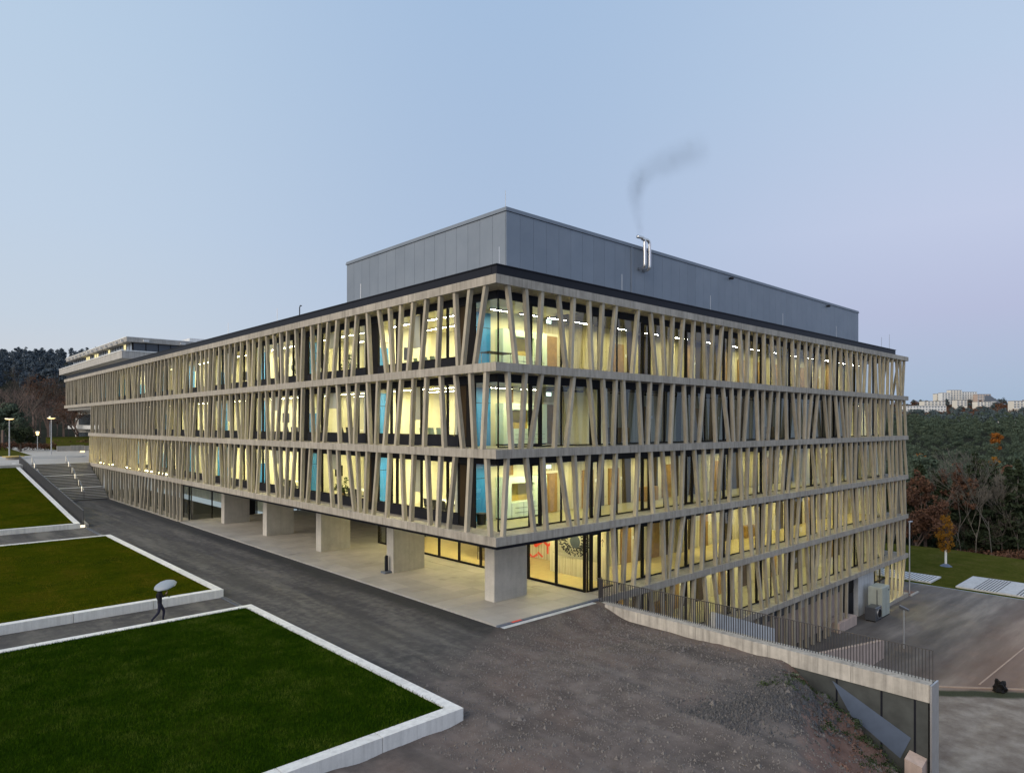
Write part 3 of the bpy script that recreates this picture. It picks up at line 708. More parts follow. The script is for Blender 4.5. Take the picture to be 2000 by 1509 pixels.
for x in (48.9, 50.3, 51.7):
    fr = MB().box(x, x + .1, 1.15, 1.27, -8.0, -4.42); fr.box(x + .1, x + 1.4, 1.16, 1.26, -6.3, -6.15); fr.box(x + .1, x + 1.4, 1.16, 1.26, -8.0, -7.9); fr.build('window_frame', 'dark_frame', B)
    pane('pane', x + .1, x + 1.4, 1.2, 1.2, -7.9, -4.45)
bx('plinth', 'concrete_band', B, 49.5, XE, .02, 1.28, -8.6, -8.42)
for x in (49.5, 51.2): ubox('ceiling_lamp', 'lamp_corridor', B, x, x + 1.3, 2.6, 2.7, -4.9, -4.85)
bx('back_wall', 'cream_wall', B, 48.9, 53.2, 4.5, 4.7, -8.0, -4.75); bx('floor_finish', 'interior_floor', B, 48.9, 53.2, 1.3, 4.49, -8.1, -7.99); bx('side_wall', 'cream_wall', B, 48.8, 48.88, 1.3, 4.49, -7.98, -4.75)

for y0 in np.arange(52, 82, 2.2): ubox('ledge_light', 'lamp_ledge', B, .96, 1.0, y0, y0 + 1.5, 4.004, 4.03)

# ------------------------------------------------------------------ ground
def sm(a, b, x): t = min(1, max(0, (x - a) / (b - a))); return t * t * (3 - 2 * t)
def upper_h(x, y):
    q = (x - 6.7) * .48 + (-10.0 - y) * .88
    z = -.02 - .52 * sm(-2.5, 6.0, x) * sm(-.3, -2.6, y)
    if q > -1.2: z -= .70 * max(0, q) ** 1.0 * sm(-1.2, 1.6, q)
    z += .34 * math.exp(-((y + 12.3 + .3 * math.sin(x)) / .9) ** 2) * sm(-2.5, .5, x) * sm(6.6, 5.0, x)
    u = math.sin(x * 1.7 + y * .9) * math.sin(y * 1.3 - x * .6)
    rough = sm(-3, -7, y) * .06 + sm(-.5, 1.5, q) * .22
    return max(-8.42, z + rough * (u + .6 * math.sin(x * 4.1 + 2 * math.sin(y * 2.3)) * math.sin(y * 3.7)))
def grid(name, xs, ys, h, mat, kind='structure'):
    nx, ny = len(xs), len(ys)
    v = [(x, y, h(x, y)) for y in ys for x in xs]
    f = [(j * nx + i, j * nx + i + 1, (j + 1) * nx + i + 1, (j + 1) * nx + i) for j in range(ny - 1) for i in range(nx - 1)]
    return tag(mesh(name, v, f, mat, None, True), kind=kind)
xs = list(np.arange(-95, -12, 4.0)) + list(np.arange(-12, 6.86, .35)) + [6.86]
ys = list(np.arange(-45, -20, 2.5)) + list(np.arange(-20, 0, .35)) + list(np.arange(0, 84, 3.0)) + [84.5]
tag(grid('road', xs, ys, upper_h, 'asphalt_gravel'), 'dark asphalt road running into brown gravel and reddish soil')
def lower_h(x, y):
    if y < -15.6: return max(-8.42, upper_h(x, y) * 1.25 - (x - 6.86) * .5)
    return -8.42
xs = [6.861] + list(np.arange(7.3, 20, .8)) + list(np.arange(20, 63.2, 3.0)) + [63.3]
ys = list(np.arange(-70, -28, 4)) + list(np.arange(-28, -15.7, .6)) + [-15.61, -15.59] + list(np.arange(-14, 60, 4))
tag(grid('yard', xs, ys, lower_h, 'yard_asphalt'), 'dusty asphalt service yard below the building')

# paved forecourt under the overhang: one object for each slab
pv = tag(MB().prism([(.0, .0), (7.5, .0), (7.5, 22.1), (13.8, 22.1), (13.8, 45.3), (.0, 45.3)], -.6, .018).build('forecourt', 'concrete_old'), 'pale paved forecourt under the building', kind='structure')
for i in range(6):
    for j in range(36):
        x0, y0 = .04 + i * 1.25, .04 + j * 1.25
        if x0 + 1.24 > 7.6: continue
        ubox('paving_slab', 'paving', pv, x0 + .006, x0 + 1.244, y0 + .006, y0 + 1.244, .0, .040 + random.uniform(-.002, .003))
for j in range(18):
    y0 = 22.2 + j * 1.25
    for i in range(6, 11): ubox('paving_slab', 'paving', pv, .046 + i * 1.25, 1.284 + i * 1.25, y0, y0 + 1.238, .0, .040)
bx('edge_strip', 'slate_edge', pv, .0, 7.0, -.16, -.003, -.6, .034); bx('edge_kerb', 'concrete_pale', pv, .1, 6.5, -.45, -.165, -.8, -.02)
bx('red_mark', 'red_paint', pv, .9, 1.5, -.162, -.0025, .0345, .0365)

# ------------------------------------------------------------------ raised lawns with white concrete edging
def blades(name, n, sampler, mat, parent, h0=.05, h1=.12, w=.010, seed=1):
    g = np.random.default_rng(seed); P = sampler(g, n); n = len(P)
    a = g.uniform(0, 2 * np.pi, n); h = g.uniform(h0, h1, n); l = g.normal(0, .035, (n, 2))
    d = np.stack([np.cos(a), np.sin(a)], 1) * w
    V = np.zeros((n, 3, 3)); V[:, 0, :2] = P[:, :2] - d; V[:, 1, :2] = P[:, :2] + d; V[:, 2, :2] = P[:, :2] + l
    V[:, 0, 2] = P[:, 2]; V[:, 1, 2] = P[:, 2]; V[:, 2, 2] = P[:, 2] + h
    return tag(fastmesh(name, V.reshape(-1, 3), 3, mat, parent), kind='stuff')
def raised_lawn(label, x1, y0, y1, x0, zf, turf, blade, nblade, joints, sides='fbr', kh=.5, skew=0.0, bh=(.05, .12)):
    """x1: edge at the road, y0/y1 front and back, zf(y): height of the edging top"""
    t = thing('raised_lawn', label, 'lawn', (x1, y0, 0))
    t.location = (0, 0, 0)
    KW = .42
    def seg(name, pts, z0s, z1s):
        MB().hexa([(p[0], p[1], a) for p, a in zip(pts, z0s)] + [(p[0], p[1], b) for p, b in zip(pts, z1s)]).build(name, 'concrete_kerb', t)
    sk = lambda x: (x - x1) * skew
    g = .011
    if 'f' in sides:
        k = x1
        while k > x0:
            e = max(k - joints, x0); a = KW if k == x1 else 0
            seg('edging_block', [(k - g, y0 + sk(k)), (k - a - g, y0 + KW + sk(k)), (e + g, y0 + KW + sk(e)), (e + g, y0 + sk(e))], [-.2] * 4, [zf(y0)] * 4); k = e
    if 'b' in sides:
        k = x1
        while k > x0:
            e = max(k - joints, x0); a = KW if k == x1 else 0
            seg('edging_block', [(k - a - g, y1 - KW + sk(k)), (k - g, y1 + sk(k)), (e + g, y1 + sk(e)), (e + g, y1 - KW + sk(e))], [-.2] * 4, [zf(y1)] * 4); k = e
    if 'r' in sides:
        k = y0
        while k < y1 - .01:
            e = min(k + joints, y1)
            if y1 - e < .8: e = y1
            a = KW if k == y0 else 0; b = KW if e == y1 and 'b' in sides else 0
            seg('edging_block', [(x1, k + g), (x1, e - g), (x1 - KW, e - b - g), (x1 - KW, k + a + g)], [min(-.2, zf(k) - .6)] * 4, [zf(k), zf(e), zf(e), zf(k)]); k = e
    xi = x1 - KW
    nyy = 12; V = []; F = []
    for j in range(nyy + 1):
        y = y0 + KW + (y1 - y0 - KW - (KW if 'b' in sides else 0)) * j / nyy
        V += [(x0, y + sk(x0), zf(y) - .035), (xi, y + sk(xi), zf(y) - .035)]
    F = [(2 * j, 2 * j + 1, 2 * j + 3, 2 * j + 2) for j in range(nyy)]
    mesh('turf', V, F, turf, t)
    if nblade:
        def smp(gn, n):
            u = gn.random(n) ** 1.0; x = xi + .03 - (xi - x0) * u; y = gn.uniform(y0 + KW - .02, y1 - KW + .02, n) + (x - x1) * skew
            z = np.array([zf(q) for q in y]) - .045
            return np.stack([x, y, z], 1)
        blades('grass_blades', nblade, smp, blade, t, bh[0], bh[1], seed=int(nblade))
    return t
raised_lawn('dark green raised lawn with white edging in the near corner', -7.2, -6.6, 9.9, -26, lambda y: .40, 'turf_dark', 'grass_blade', 230000, 2.9, bh=(.04, .12))
raised_lawn('olive green raised lawn behind the walking person', -7.1, 13.8, 38.3, -30, lambda y: .40, 'turf_olive', 'grass_blade_olive', 110000, 3.4, bh=(.03, .09))
raised_lawn('sloping raised lawn beside the stairs and its dark railing', -7.6, 46.7, 86.5, -45, lambda y: .42 + max(0, y - 47.3) * .0925, 'turf_olive', 'grass_blade_olive', 60000, 4.0, sides='fr', bh=(.03, .1))
# drain gratings across the side paths
for y0, y1 in ((9.95, 13.75), (38.35, 46.6)):
    d = tag(bx('drain_channel', 'slate_edge', None, -7.25, -7.02, y0, y1, -.1, .012), 'narrow grey drain channel between the %s lawns' % ('two front' if y0 < 20 else 'two rear'), 'drain')
    k = y0
    for k in np.arange(y0 + .1, y1 - .2, .5): ubox('grate', 'unit_steel', d, -7.22, -7.05, k, k + .46, .0, .018)

# ------------------------------------------------------------------ outdoor stair up to the terrace
ST = thing('outdoor_staircase', 'wide grey outdoor stairs in three flights beside the building', 'stairs')
y, z, n = 71.8, 0.0, 0
for fl in range(3):
    for k in range(8):
        z += 4.0 / 24; st_ = ubox('step', 'step_riser', ST, -6.9, -.05, y + .05, y + .36, -.3, z - .05); ubox('tread', 'concrete_pier', ST, -6.9, -.05, y, y + .362, z - .05, z); y += .345; n += 1
    if fl < 2: ubox('landing', 'concrete_pier', ST, -6.9, -.05, y + .001, y + 1.2, -.3, z - .002); y += 1.2
ytop = y
for xx, lab in ((-6.3, 'steel stair handrail with lit posts next to the dark railing'), (-2.6, 'steel stair handrail with lit posts in the middle of the stairs')):
    hr = thing('stair_handrail', lab, 'handrail')
    y, z = 71.9, 0.0
    for fl in range(3):
        z1 = z + 4.0 / 3; y1 = y + 2.76
        MB().tube([(xx, y - .1, z + 1.0), (xx, y1, z1 + .95), (xx, y1 + .35, z1 + .95)], .03, 8).build('rail', 'steel', hr)
        for yy, zz in ((y + .1, z + .16), (y1 + .2, z1)):
            MB().tube([(xx, yy, zz), (xx, yy, zz + .98)], .025, 8).build('post', 'rail_steel', hr)
        MB().tube([(xx, y1 + .3, z1 + .25), (xx, y1 + .3, z1 + .92)], .035, 8).build('light_tube', 'lamp_post', hr)
        MB().tube([(xx, y + 1.4, z + .95), (xx, y + 1.4, z + 1.6)], .03, 8).build('light_tube', 'lamp_post', hr)
        y, z = y1 + 1.2, z1
# dark railing along the sloping lawn
lr = thing('lawn_railing', 'long dark bar railing climbing along the sloping lawn', 'railing')
def lz(y): return .42 + max(0, y - 47.3) * .0925
b = MB()
for yy in np.arange(47.2, 86, .115): b.box(-7.30, -7.27, yy, yy + .035, lz(yy) - .25, lz(yy) + 1.02)
tag(b.build('bars', 'rail_grey', lr), kind='stuff')
for y0 in np.arange(47.1, 85, 6.5):
    y1 = min(y0 + 6.5, 86)
    for dz in (1.02, -.22): MB().hexa([(-7.33, y0, lz(y0) + dz), (-7.24, y0, lz(y0) + dz), (-7.24, y1, lz(y1) + dz), (-7.33, y1, lz(y1) + dz), (-7.33, y0, lz(y0) + dz + .05), (-7.24, y0, lz(y0) + dz + .05), (-7.24, y1, lz(y1) + dz + .05), (-7.33, y1, lz(y1) + dz + .05)]).build('rail', 'rail_grey', lr)
    ubox('post', 'rail_grey', lr, -7.33, -7.25, y0 - .0, y0 + .06, lz(y0) - .4, lz(y0) + 1.07)
tag(MB().hexa([(-7.17, 47, -.1), (-6.92, 47, -.1), (-6.92, 86.4, -.1), (-7.17, 86.4, -.1), (-7.17, 47, .25), (-6.92, 47, .25), (-6.92, 86.4, 4.0), (-7.17, 86.4, 4.0)]).build('stair_flank_wall', 'concrete_wall'), 'sloping concrete wall between railing and stairs', 'wall')
gl = tag(MB().box(-7.55, -7.2, 47.0, 47.3, .0, .2).build('path_light', 'lamp_post'), 'small lit path light at the corner of the sloping lawn', 'path light')

# upper terrace
tag(bx('terrace', 'concrete_pier', None, -110, 25, ytop + .3, 210, 3.3, 4.0), kind='structure')
tag(MB().tube([(-.5, 104, 4.0), (-.5, 104, 4.006)], 4.2, 40).build('round_paving', 'slate_edge'), kind='structure')
tag(MB().tube([(-.5, 104, 4.0), (-.5, 104, 4.010)], 3.6, 40).build('round_paving', 'concrete_pier'), kind='structure')
g1 = tag(MB().hexa([(-50, 112, 3.9), (-2.5, 112, 3.9), (-1, 175, 3.9), (-50, 175, 3.9), (-50, 112, 4.03), (-2.5, 112, 4.03), (-1, 175, 4.4), (-50, 175, 4.4)]).build('park_lawn', 'turf_field'), kind='structure')
lw = thing('terrace_wall', 'low weathered concrete wall with a green bank behind it', 'wall')
for k in range(6): MB().box(4.0 + k * 2.2, 4.0 + k * 2.2 + 2.18, 131 - k * .4, 131.5 - k * .4, 3.9, 4.95 + .1 * (k % 2)).build('wall_block', 'concrete_old', lw)
MB().hexa([(5, 131.6, 4), (30, 128, 4), (30, 150, 4), (5, 150, 4), (5, 131.6, 4.9), (30, 128, 5.0), (30, 150, 6.6), (5, 150, 6.4)]).build('bank', 'turf_field', lw)
sl = tag(MB().tube([(6.5, 122, 4.0), (6.5, 122, 4.25)], .35, 12).build('ground_lamp', 'lamp_street'), 'round glowing ground lamp before the low terrace wall', 'ground lamp')

# street lamps
def street_lamp(x, y, h, label):
    t = thing('street_lamp', label, 'street lamp', (x, y, 4.0))
    MB().tube([(0, 0, 0), (0, 0, h * .45), (0, 0, h - .1)], [.10, .085, .06], 10).build('pole', 'rod_metal', t)
    MB().tube([(0, 0, h - .12), (0, 0, h), (0, 0, h + .06)], [.10, .62, .60], 20).build('lamp_hood', 'rod_metal', t)
    MB().tube([(0, 0, h - .11), (0, 0, h - .02)], [.30, .60], 20).build('lamp_bowl', 'lamp_street', t).location.z = -.03
    return t
street_lamp(-6.43, 103.24, 6.0, 'tall lit street lamp at the left picture edge')
street_lamp(.36, 113.15, 6.2, 'tall lit street lamp nearer to the building')
t = thing('lantern_post', 'shorter lit lantern post between the two tall lamps', 'street lamp', (.77, 130.0, 4.0))
MB().tube([(0, 0, 0), (0, 0, 3.1)], .06, 8).build('pole', 'rod_metal', t); MB().tube([(0, 0, 3.1), (0, 0, 3.75)], [.18, .30], 12).build('lantern', 'lamp_street', t); MB().tube([(0, 0, 3.76), (0, 0, 3.95)], [.34, .05], 12).build('lantern_cap', 'rod_metal', t)
for x, y, h, lab in ((-5.5, 150, 4.6, 'small distant white park light beside the dark tree'), (6.0, 152, 6.3, 'small distant white park light near the building end')):
    t = thing('park_light', lab, 'park light', (x, y, 4.1)); MB().tube([(0, 0, 0), (0, 0, h)], .05, 6).build('pole', 'rod_metal', t); MB().tube([(0, 0, h), (0, 0, h + .45)], [.25, .15], 8).build('globe', 'lamp_post', t)
bn = thing('round_bench', 'round planter bench below the tall lamp', 'bench', (-6.4, 99.3, 4.0))
MB().tube([(0, 0, 0), (0, 0, .4)], .9, 20).build('base', 'concrete_old', bn); MB().tube([(0, 0, .40), (0, 0, .5)], 1.35, 24).build('seat', 'ochre_niche', bn)

# ------------------------------------------------------------------ retaining wall and bar railing at the right
RW = thing('retaining_wall', 'long concrete retaining wall with bar railing above the soil slope', 'wall')
WX = 6.55
k = -15.55
for e in (-12.9, -9.6, -6.2, -3.0, -.95):
    MB().box(WX, WX + .35, k + .006, e - .006, -.62, .0 + .0).build('wall_cap', 'concrete_wall', RW); k = e
bx('wall_top', 'concrete_pier', RW, WX + .352, WX + .75, -15.5, -.5, -.6, -.03)
bx('wall_body', 'bitumen', RW, WX + .06, WX + .7, -15.48, -.5, -8.6, -.625)
for yy in (-15.1, -14.0, -12.4): bx('bitumen_joint', 'black_metal', RW, WX + .05, WX + .059, yy, yy + .07, -3.4, -.63)
bx('end_post', 'rod_metal', RW, WX - .02, WX + .78, -15.62, -15.56, -8.5, .0)
mesh('drain_mat', [(WX + .03, -14.95, -2.05), (WX + .03, -12.2, -.75), (WX + .03, -12.9, -1.9), (WX + .03, -14.6, -2.9)], [(0, 1, 2, 3)], 'membrane_blue', RW)
MB().hexa([(WX - .5, -15.45, -5.5), (WX + .055, -15.45, -5.5), (WX + .055, -14.9, -5.5), (WX - .5, -14.9, -5.5), (WX - .5, -15.45, -2.75), (WX + .055, -15.45, -2.62), (WX + .055, -14.9, -2.5), (WX - .5, -14.9, -2.62)]).build('buttress', 'concrete_rose', RW)
fence = thing('bar_railing', 'dark grey bar railing standing on the retaining wall', 'railing')
FX = WX + .55
for yy in np.arange(-15.5, -.05, .112): ubox('bar', 'rail_steel', fence, FX - .03, FX + .03, yy, yy + .014, -.12, 1.08)
bx('top_rail', 'rail_steel', fence, FX - .03, FX + .03, -15.52, .02, 1.081, 1.105); bx('bottom_rail', 'rail_steel', fence, FX - .03, FX + .03, -15.5, .02, -.06, -.035)
for xx in np.arange(FX + .14, 7.6, .125): ubox('bar', 'rail_steel', fence, xx, xx + .02, .0, .04, -.1, 1.08)
# stepped concrete wall of the yard ramp
tag(MB().hexa([(10.8, -4.75, -8.5), (17.3, -4.75, -8.5), (17.3, -4.45, -8.5), (10.8, -4.45, -8.5), (10.8, -4.75, -.45), (17.3, -4.75, -2.6), (17.3, -4.45, -2.6), (10.8, -4.45, -.45)]).build('ramp_wall', 'concrete_pale'), 'upper pale concrete ramp wall seen through the railing', 'wall')
tag(MB().hexa([(17.32, -4.75, -8.5), (34.8, -4.75, -8.5), (34.8, -4.45, -8.5), (17.32, -4.45, -8.5), (17.32, -4.75, -4.6), (34.8, -4.75, -7.1), (34.8, -4.45, -7.1), (17.32, -4.45, -4.6)]).build('ramp_wall', 'concrete_rose'), 'lower concrete ramp wall running out into the yard', 'wall')
tag(MB().box(38.5, 42.3, -.1, 1.1, -8.5, -7.6).build('loading_block', 'concrete_rose'), 'low rose concrete block before the yard door', 'block')

# yard things
u = thing('equipment_cabinet', 'tall grey green equipment cabinet beside the yard wall', 'cabinet', (46.9, -.35, -8.42))
chamfer_box('cabinet_body', 'unit_green', u, -.95, .95, -.6, .6, .12, 2.75, .06); bx('base', 'dark_panel', u, -.9, .9, -.55, .55, 0, .118); bx('hinge_strip', 'unit_steel', u, -.97, -.951, -.2, -.12, .3, 2.5); bx('name_plate', 'black_metal', u, .5, .8, -.615, -.601, 2.3, 2.4); bx('door_gap', 'black_metal', u, -.01, .01, -.606, -.601, .2, 2.65)
u = thing('ventilation_unit', 'low steel fan unit in front of the equipment cabinet', 'fan unit', (44.9, -.55, -8.42))
chamfer_box('casing', 'unit_steel', u, -.75, .75, -.45, .45, .1, 1.25, .05); MB().tube([(.1, -.46, .68), (.1, -.50, .68)], .46, 24).build('fan_ring', 'rod_metal', u); MB().tube([(.1, -.505, .68), (.1, -.53, .68)], .38, 24).build('fan_grille', 'dark_panel', u)
for s in (-1, 1): bx('foot', 'dark_panel', u, s * .6 - .08, s * .6 + .08, -.4, .4, 0, .098)
t = thing('yard_lamp', 'slim grey yard lamp post behind the bar railing', 'lamp post', (38.3, -5.05, -8.42))
MB().tube([(0, 0, 0), (0, 0, 1.6), (0, 0, 3.0)], [.07, .06, .05], 8).build('pole', 'rod_metal', t); MB().hexa([(-.12, -.35, 3.0), (.12, -.35, 3.0), (.12, .3, 3.1), (-.12, .3, 3.1), (-.12, -.35, 3.12), (.12, -.35, 3.12), (.12, .3, 3.35), (-.12, .3, 3.35)]).build('lamp_head', 'unit_steel', t)
t = thing('wall_lamp_post', 'thin lamp post at the far right building corner', 'lamp post', (57.6, .3, -8.42))
MB().tube([(0, 0, 0), (0, 0, 7.4)], .06, 8).build('pole', 'rod_metal', t); MB().box(-.1, .7, -.1, .1, 7.4, 7.5).build('lamp_head', 'rod_metal', t)
t = thing('parked_bicycle', 'dark bicycle leaning at the far building corner', 'bicycle', (58.3, 2.2, -8.42), R(70))
for s in (-.52, .52):
    pts = [(s + .34 * math.cos(a), 0, .35 + .34 * math.sin(a)) for a in np.linspace(0, 2 * math.pi, 19)]; MB().tube(pts, .025, 5, False).build('wheel', 'chair_dark', t)
MB().tube([(-.52, 0, .35), (-.15, 0, .85), (.4, 0, .85), (0, 0, .35), (-.52, 0, .35)], .02, 5).build('frame', 'dark_red', t); MB().tube([(.52, 0, .35), (.38, 0, 1.0)], .02, 5).build('fork', 'dark_red', t); MB().tube([(.36, -.28, 1.02), (.36, .28, 1.02)], .015, 5).build('handlebar', 'chair_dark', t); MB().box(-.3, -.02, -.07, .07, .93, .98).build('saddle', 'chair_dark', t)
b = thing('bollard', 'black bollard standing against the second pier', 'bollard', (2.3, 12.75, .04))
chamfer_box('base', 'slate_edge', b, -.25, .25, -.25, .25, 0, .12, .02); MB().tube([(0, 0, .12), (0, 0, 1.0), (.03, 0, 1.08)], [.11, .11, .08], 12).build('post', 'black_metal', b)
# small asphalt heap / tarp and kerbs in the yard
hv = [(0, 0, .75), (.35, .25, .3), (.75, .1, .0), (.3, -.35, .05), (-.3, -.3, .12), (-.55, .1, 0), (-.2, .4, .05), (.1, .1, .95)]
import bmesh
bm = bmesh.new(); bmesh.ops.create_icosphere(bm, subdivisions=3, radius=1.0)
for v_ in bm.verts:
    n_ = 1 + .28 * math.sin(v_.co.x * 5 + 1) * math.sin(v_.co.y * 4) + .18 * math.sin(v_.co.z * 9 + v_.co.x * 6)
    v_.co = Vector((33.6 + v_.co.x * .5 * n_, -12.2 + v_.co.y * .36 * n_, -8.35 + max(-.15, v_.co.z) * .55 * n_ + .2 * max(0, v_.co.x)))
hm_ = bpy.data.meshes.new('dark_heap'); bm.to_mesh(hm_); bm.free(); hm_.materials.append(M('dark_panel')); o = link(bpy.data.objects.new('dark_heap', hm_)); tag(o, 'small dark covered heap beside the yard grass strip', 'heap')
k1 = tag(MB().hexa([(33.9, -11.06, -8.5), (60, -12.1, -8.5), (60, -12.0, -8.5), (33.9, -10.96, -8.5), (33.9, -11.06, -8.39), (60, -12.1, -8.39), (60, -12.0, -8.39), (33.9, -10.96, -8.39)]).build('yard_kerb', 'kerb_orange'), kind='structure')
tag(MB().hexa([(31.0, -8.9, -8.5), (36.5, -15.1, -8.5), (36.65, -15.0, -8.5), (31.15, -8.8, -8.5), (31.0, -8.9, -8.36), (36.5, -15.1, -8.36), (36.65, -15.0, -8.36), (31.15, -8.8, -8.36)]).build('yard_edge_kerb', 'kerb_orange'), kind='structure')
tag(MB().box(56.6, 59.0, -.2, .0, -8.5, -8.3).build('planter_edge', 'concrete_wall'), kind='structure')
tag(MB().box(56.5, 58.8, .02, 2.2, -8.5, -8.36).build('bare_bed', 'soil'), kind='structure')
# meadow with striped parking pads beyond the yard
def meadow_h(x, y): return -8.40 + .10 * sm(63.3, 70, x) * math.sin(y * .3) - .02 * max(0, x - 84)
tag(grid('meadow', list(np.arange(63.3, 90, 2)), list(np.arange(-70, 60, 3)), meadow_h, 'turf_field'), kind='structure')
def pad(label, x0, x1, y0, y1, stripes):
    p = tag(bx('parking_pad', 'concrete_pale', None, x0, x1, y0, y1, -8.5, -8.24), label, kind='structure')
    for a in stripes: ubox('stripe', 'dark_panel', p, x0 + .05, x1 - .3, a, a + .09, -8.25, -8.235)
pad('pale concrete parking pad with dark lines beside the meadow', 64.2, 71.2, -14, -2.2, [-3.9 - .28 * k for k in range(8)] + [-7.6 - .28 * k for k in range(6)] + [-10.5 - .3 * k for k in range(6)])
pad('narrow striped pad next to the building corner', 64.3, 68.2, .2, 9, [.5 + .33 * k for k in range(24)])
def yard_line(): pass

# ------------------------------------------------------------------ far terrain
def interp(tab, x):
    for (a, b), (c, d) in zip(tab, tab[1:]):
        if x <= c: t = max(0, (x - a) / (c - a)); return b + (d - b) * t
    return tab[-1][1]
RT = [(60, -9.2), (85, -9), (100, -11), (130, -15), (180, -17), (300, -15), (500, -8), (800, 4), (1100, 16), (1300, 27), (1600, 56), (2100, 66), (5000, 60)]
LT = [(60, 3.0), (130, 3.4), (170, 4.5), (230, 9), (320, 18), (450, 40), (520, 50), (600, 64), (900, 96), (1400, 120), (5000, 120)]
def terr(lat, dep):
    t = lat / dep; r = interp(RT, dep); l = interp(LT, dep); k = sm(-.35, .1, t)
    return l * (1 - k) + r * k
deps = [70, 78, 90, 100, 115, 130, 150, 180, 220, 270, 320, 380, 450, 520, 600, 700, 800, 950, 1100, 1200, 1300, 1450, 1600, 1850, 2100, 3000, 5000]
ts = list(np.linspace(-1.5, 1.5, 61))
def strip(name, t0, t1, d0):
    T = [t for t in ts if t0 - 1e-6 <= t <= t1 + 1e-6]; D = [d for d in deps if d >= d0]
    V = [far(t * d, d, terr(t * d, d)) for d in D for t in T]; n = len(T)
    F = [(j * n + i, j * n + i + 1, (j + 1) * n + i + 1, (j + 1) * n + i) for j in range(len(D) - 1) for i in range(n - 1)]
    return tag(mesh(name, V, F, 'forest_floor', None, True), kind='structure')
strip('hills', -1.5, -.45, 130); strip('hills', -.45, .40, 220); strip('valley', .40, 1.5, 78)

# ------------------------------------------------------------------ trees
def leaf_cloud(n, centers, radii, size, g, flat=.6):
    """n quads scattered in ellipsoid clumps"""
    k = g.integers(0, len(centers), n); c = np.asarray(centers)[k]; r = np.asarray(radii)[k]
    d = g.normal(0, 1, (n, 3)); d /= np.linalg.norm(d, axis=1)[:, None]; d *= (g.random(n) ** .5)[:, None]
    p = c + d * r * np.array([1, 1, flat])
    dn = d / (np.linalg.norm(d, axis=1)[:, None] + 1e-6); nn = dn + g.normal(0, .38, (n, 3)); nn /= np.linalg.norm(nn, axis=1)[:, None]
    a = np.cross(nn, g.normal(0, 1, (n, 3))); a /= np.linalg.norm(a, axis=1)[:, None]; b = np.cross(nn, a)
    s = size * g.uniform(.6, 1.3, (n, 1))
    return np.stack([p - a * s - b * s * .5, p + a * s - b * s * .5, p + a * s + b * s * .5, p - a * s + b * s * .5], 1).reshape(-1, 3)
def pine_points(h, r, n, g, size, kind):
    C, Q = [], []
    if kind == 'spruce':
        for i in range(26):
            t = i / 26; z = h * (.12 + .86 * t); rr = r * (1 - t) ** .85 + .15
            for _ in range(2):
                a = g.uniform(0, 6.28); C.append((rr * .55 * math.cos(a), rr * .55 * math.sin(a), z)); Q.append(np.array([1, 1, .8]) * (rr * .62))
        return leaf_cloud(n, C, Q, size, g, .35)
    for i in range(11):
        a = g.uniform(0, 6.28); q = r * g.uniform(.0, .75); z = h * g.uniform(.52, .95); q *= 1.15 - abs(z / h - .72)
        C.append((q * math.cos(a), q * math.sin(a), z)); Q.append(np.array([1, 1, 1]) * r * g.uniform(.34, .56))
    C.append((0, 0, h * .95)); Q.append(np.array([1, 1, 1]) * r * .4)
    return leaf_cloud(n, C, Q, size, g, .82)
def bare_mesh(h, g, spread=.5, levels=5, r0=.16, trunk=.28, kids=(2, 4)):
    segs = []
    def grow(p, d, L, r, lv):
        q = p + d * L; segs.append((p, q, r, r * .68))
        if lv == 0: return
        for _ in range(int(g.integers(kids[0], kids[1] + 1))):
            e = (d + Vector(g.normal(0, spread, 3)) + Vector((0, 0, .22))).normalized(); grow(p + (q - p) * g.uniform(.55, 1.0), e, L * g.uniform(.62, .85), r * .6, lv - 1)
    grow(Vector((0, 0, 0)), Vector((g.normal(0, .05), g.normal(0, .05), 1)).normalized(), h * trunk, r0, levels)
    V, F = [], []
    for p, q, a, b in segs:
        d = (q - p).normalized(); u = d.orthogonal().normalized(); w = d.cross(u); n0 = len(V)
        for c, rr in ((p, a), (q, b)):
            for k in range(3): t = 2.094 * k; V.append(tuple(c + (u * math.cos(t) + w * math.sin(t)) * max(rr, .012)))
        F += [(n0, n0 + 1, n0 + 4, n0 + 3), (n0 + 1, n0 + 2, n0 + 5, n0 + 4), (n0 + 2, n0, n0 + 3, n0 + 5)]
    return V, F, segs
def px_at(x, dep): return (x - 1000) / 1319.6 * dep       # picture column -> sideways metres, to set far trees out by eye

# woods that read as one mass
def wood(name, label, spots, kind, mat, n, size, hr, rr, seed):
    g = np.random.default_rng(seed); out = []
    for lat, dep in spots:
        h = g.uniform(*hr); r = g.uniform(*rr); P = pine_points(h, r, n, g, size, kind)
        out.append(P + np.array(far(lat, dep, terr(lat, dep) - .5)))
    return tag(fastmesh(name, np.concatenate(out), 4, mat), label, kind='stuff')
g = np.random.default_rng(5)
sp = []
for dep, cnt in ((128, 9), (145, 12), (165, 14), (190, 16), (220, 17), (255, 18), (300, 20), (350, 22), (420, 24), (500, 26), (600, 28), (680, 30), (760, 30)):
    for k in range(cnt): sp.append((dep * (.50 + .42 * (k + g.uniform(.1, .9)) / cnt), dep * g.uniform(.95, 1.05)))
sp2 = []
for dep, cnt in ((106, 7), (114, 12), (121, 14)):
    for k in range(cnt): sp2.append((dep * (.545 + .30 * (k + g.uniform(.1, .9)) / cnt), dep * g.uniform(.98, 1.02)))
wood('conifer_edge', 'dark conifers massed behind the meadow', sp2, 'spruce', 'spruce_leaf', 2600, .2, (11, 17), (2.4, 3.8), 33)
sp3 = []
for dep, cnt in ((520, 44), (610, 50), (700, 54), (800, 54)):
    for k in range(cnt): sp3.append((dep * (.52 + .34 * (k + g.uniform(.1, .9)) / cnt), dep * g.uniform(.94, 1.06)))
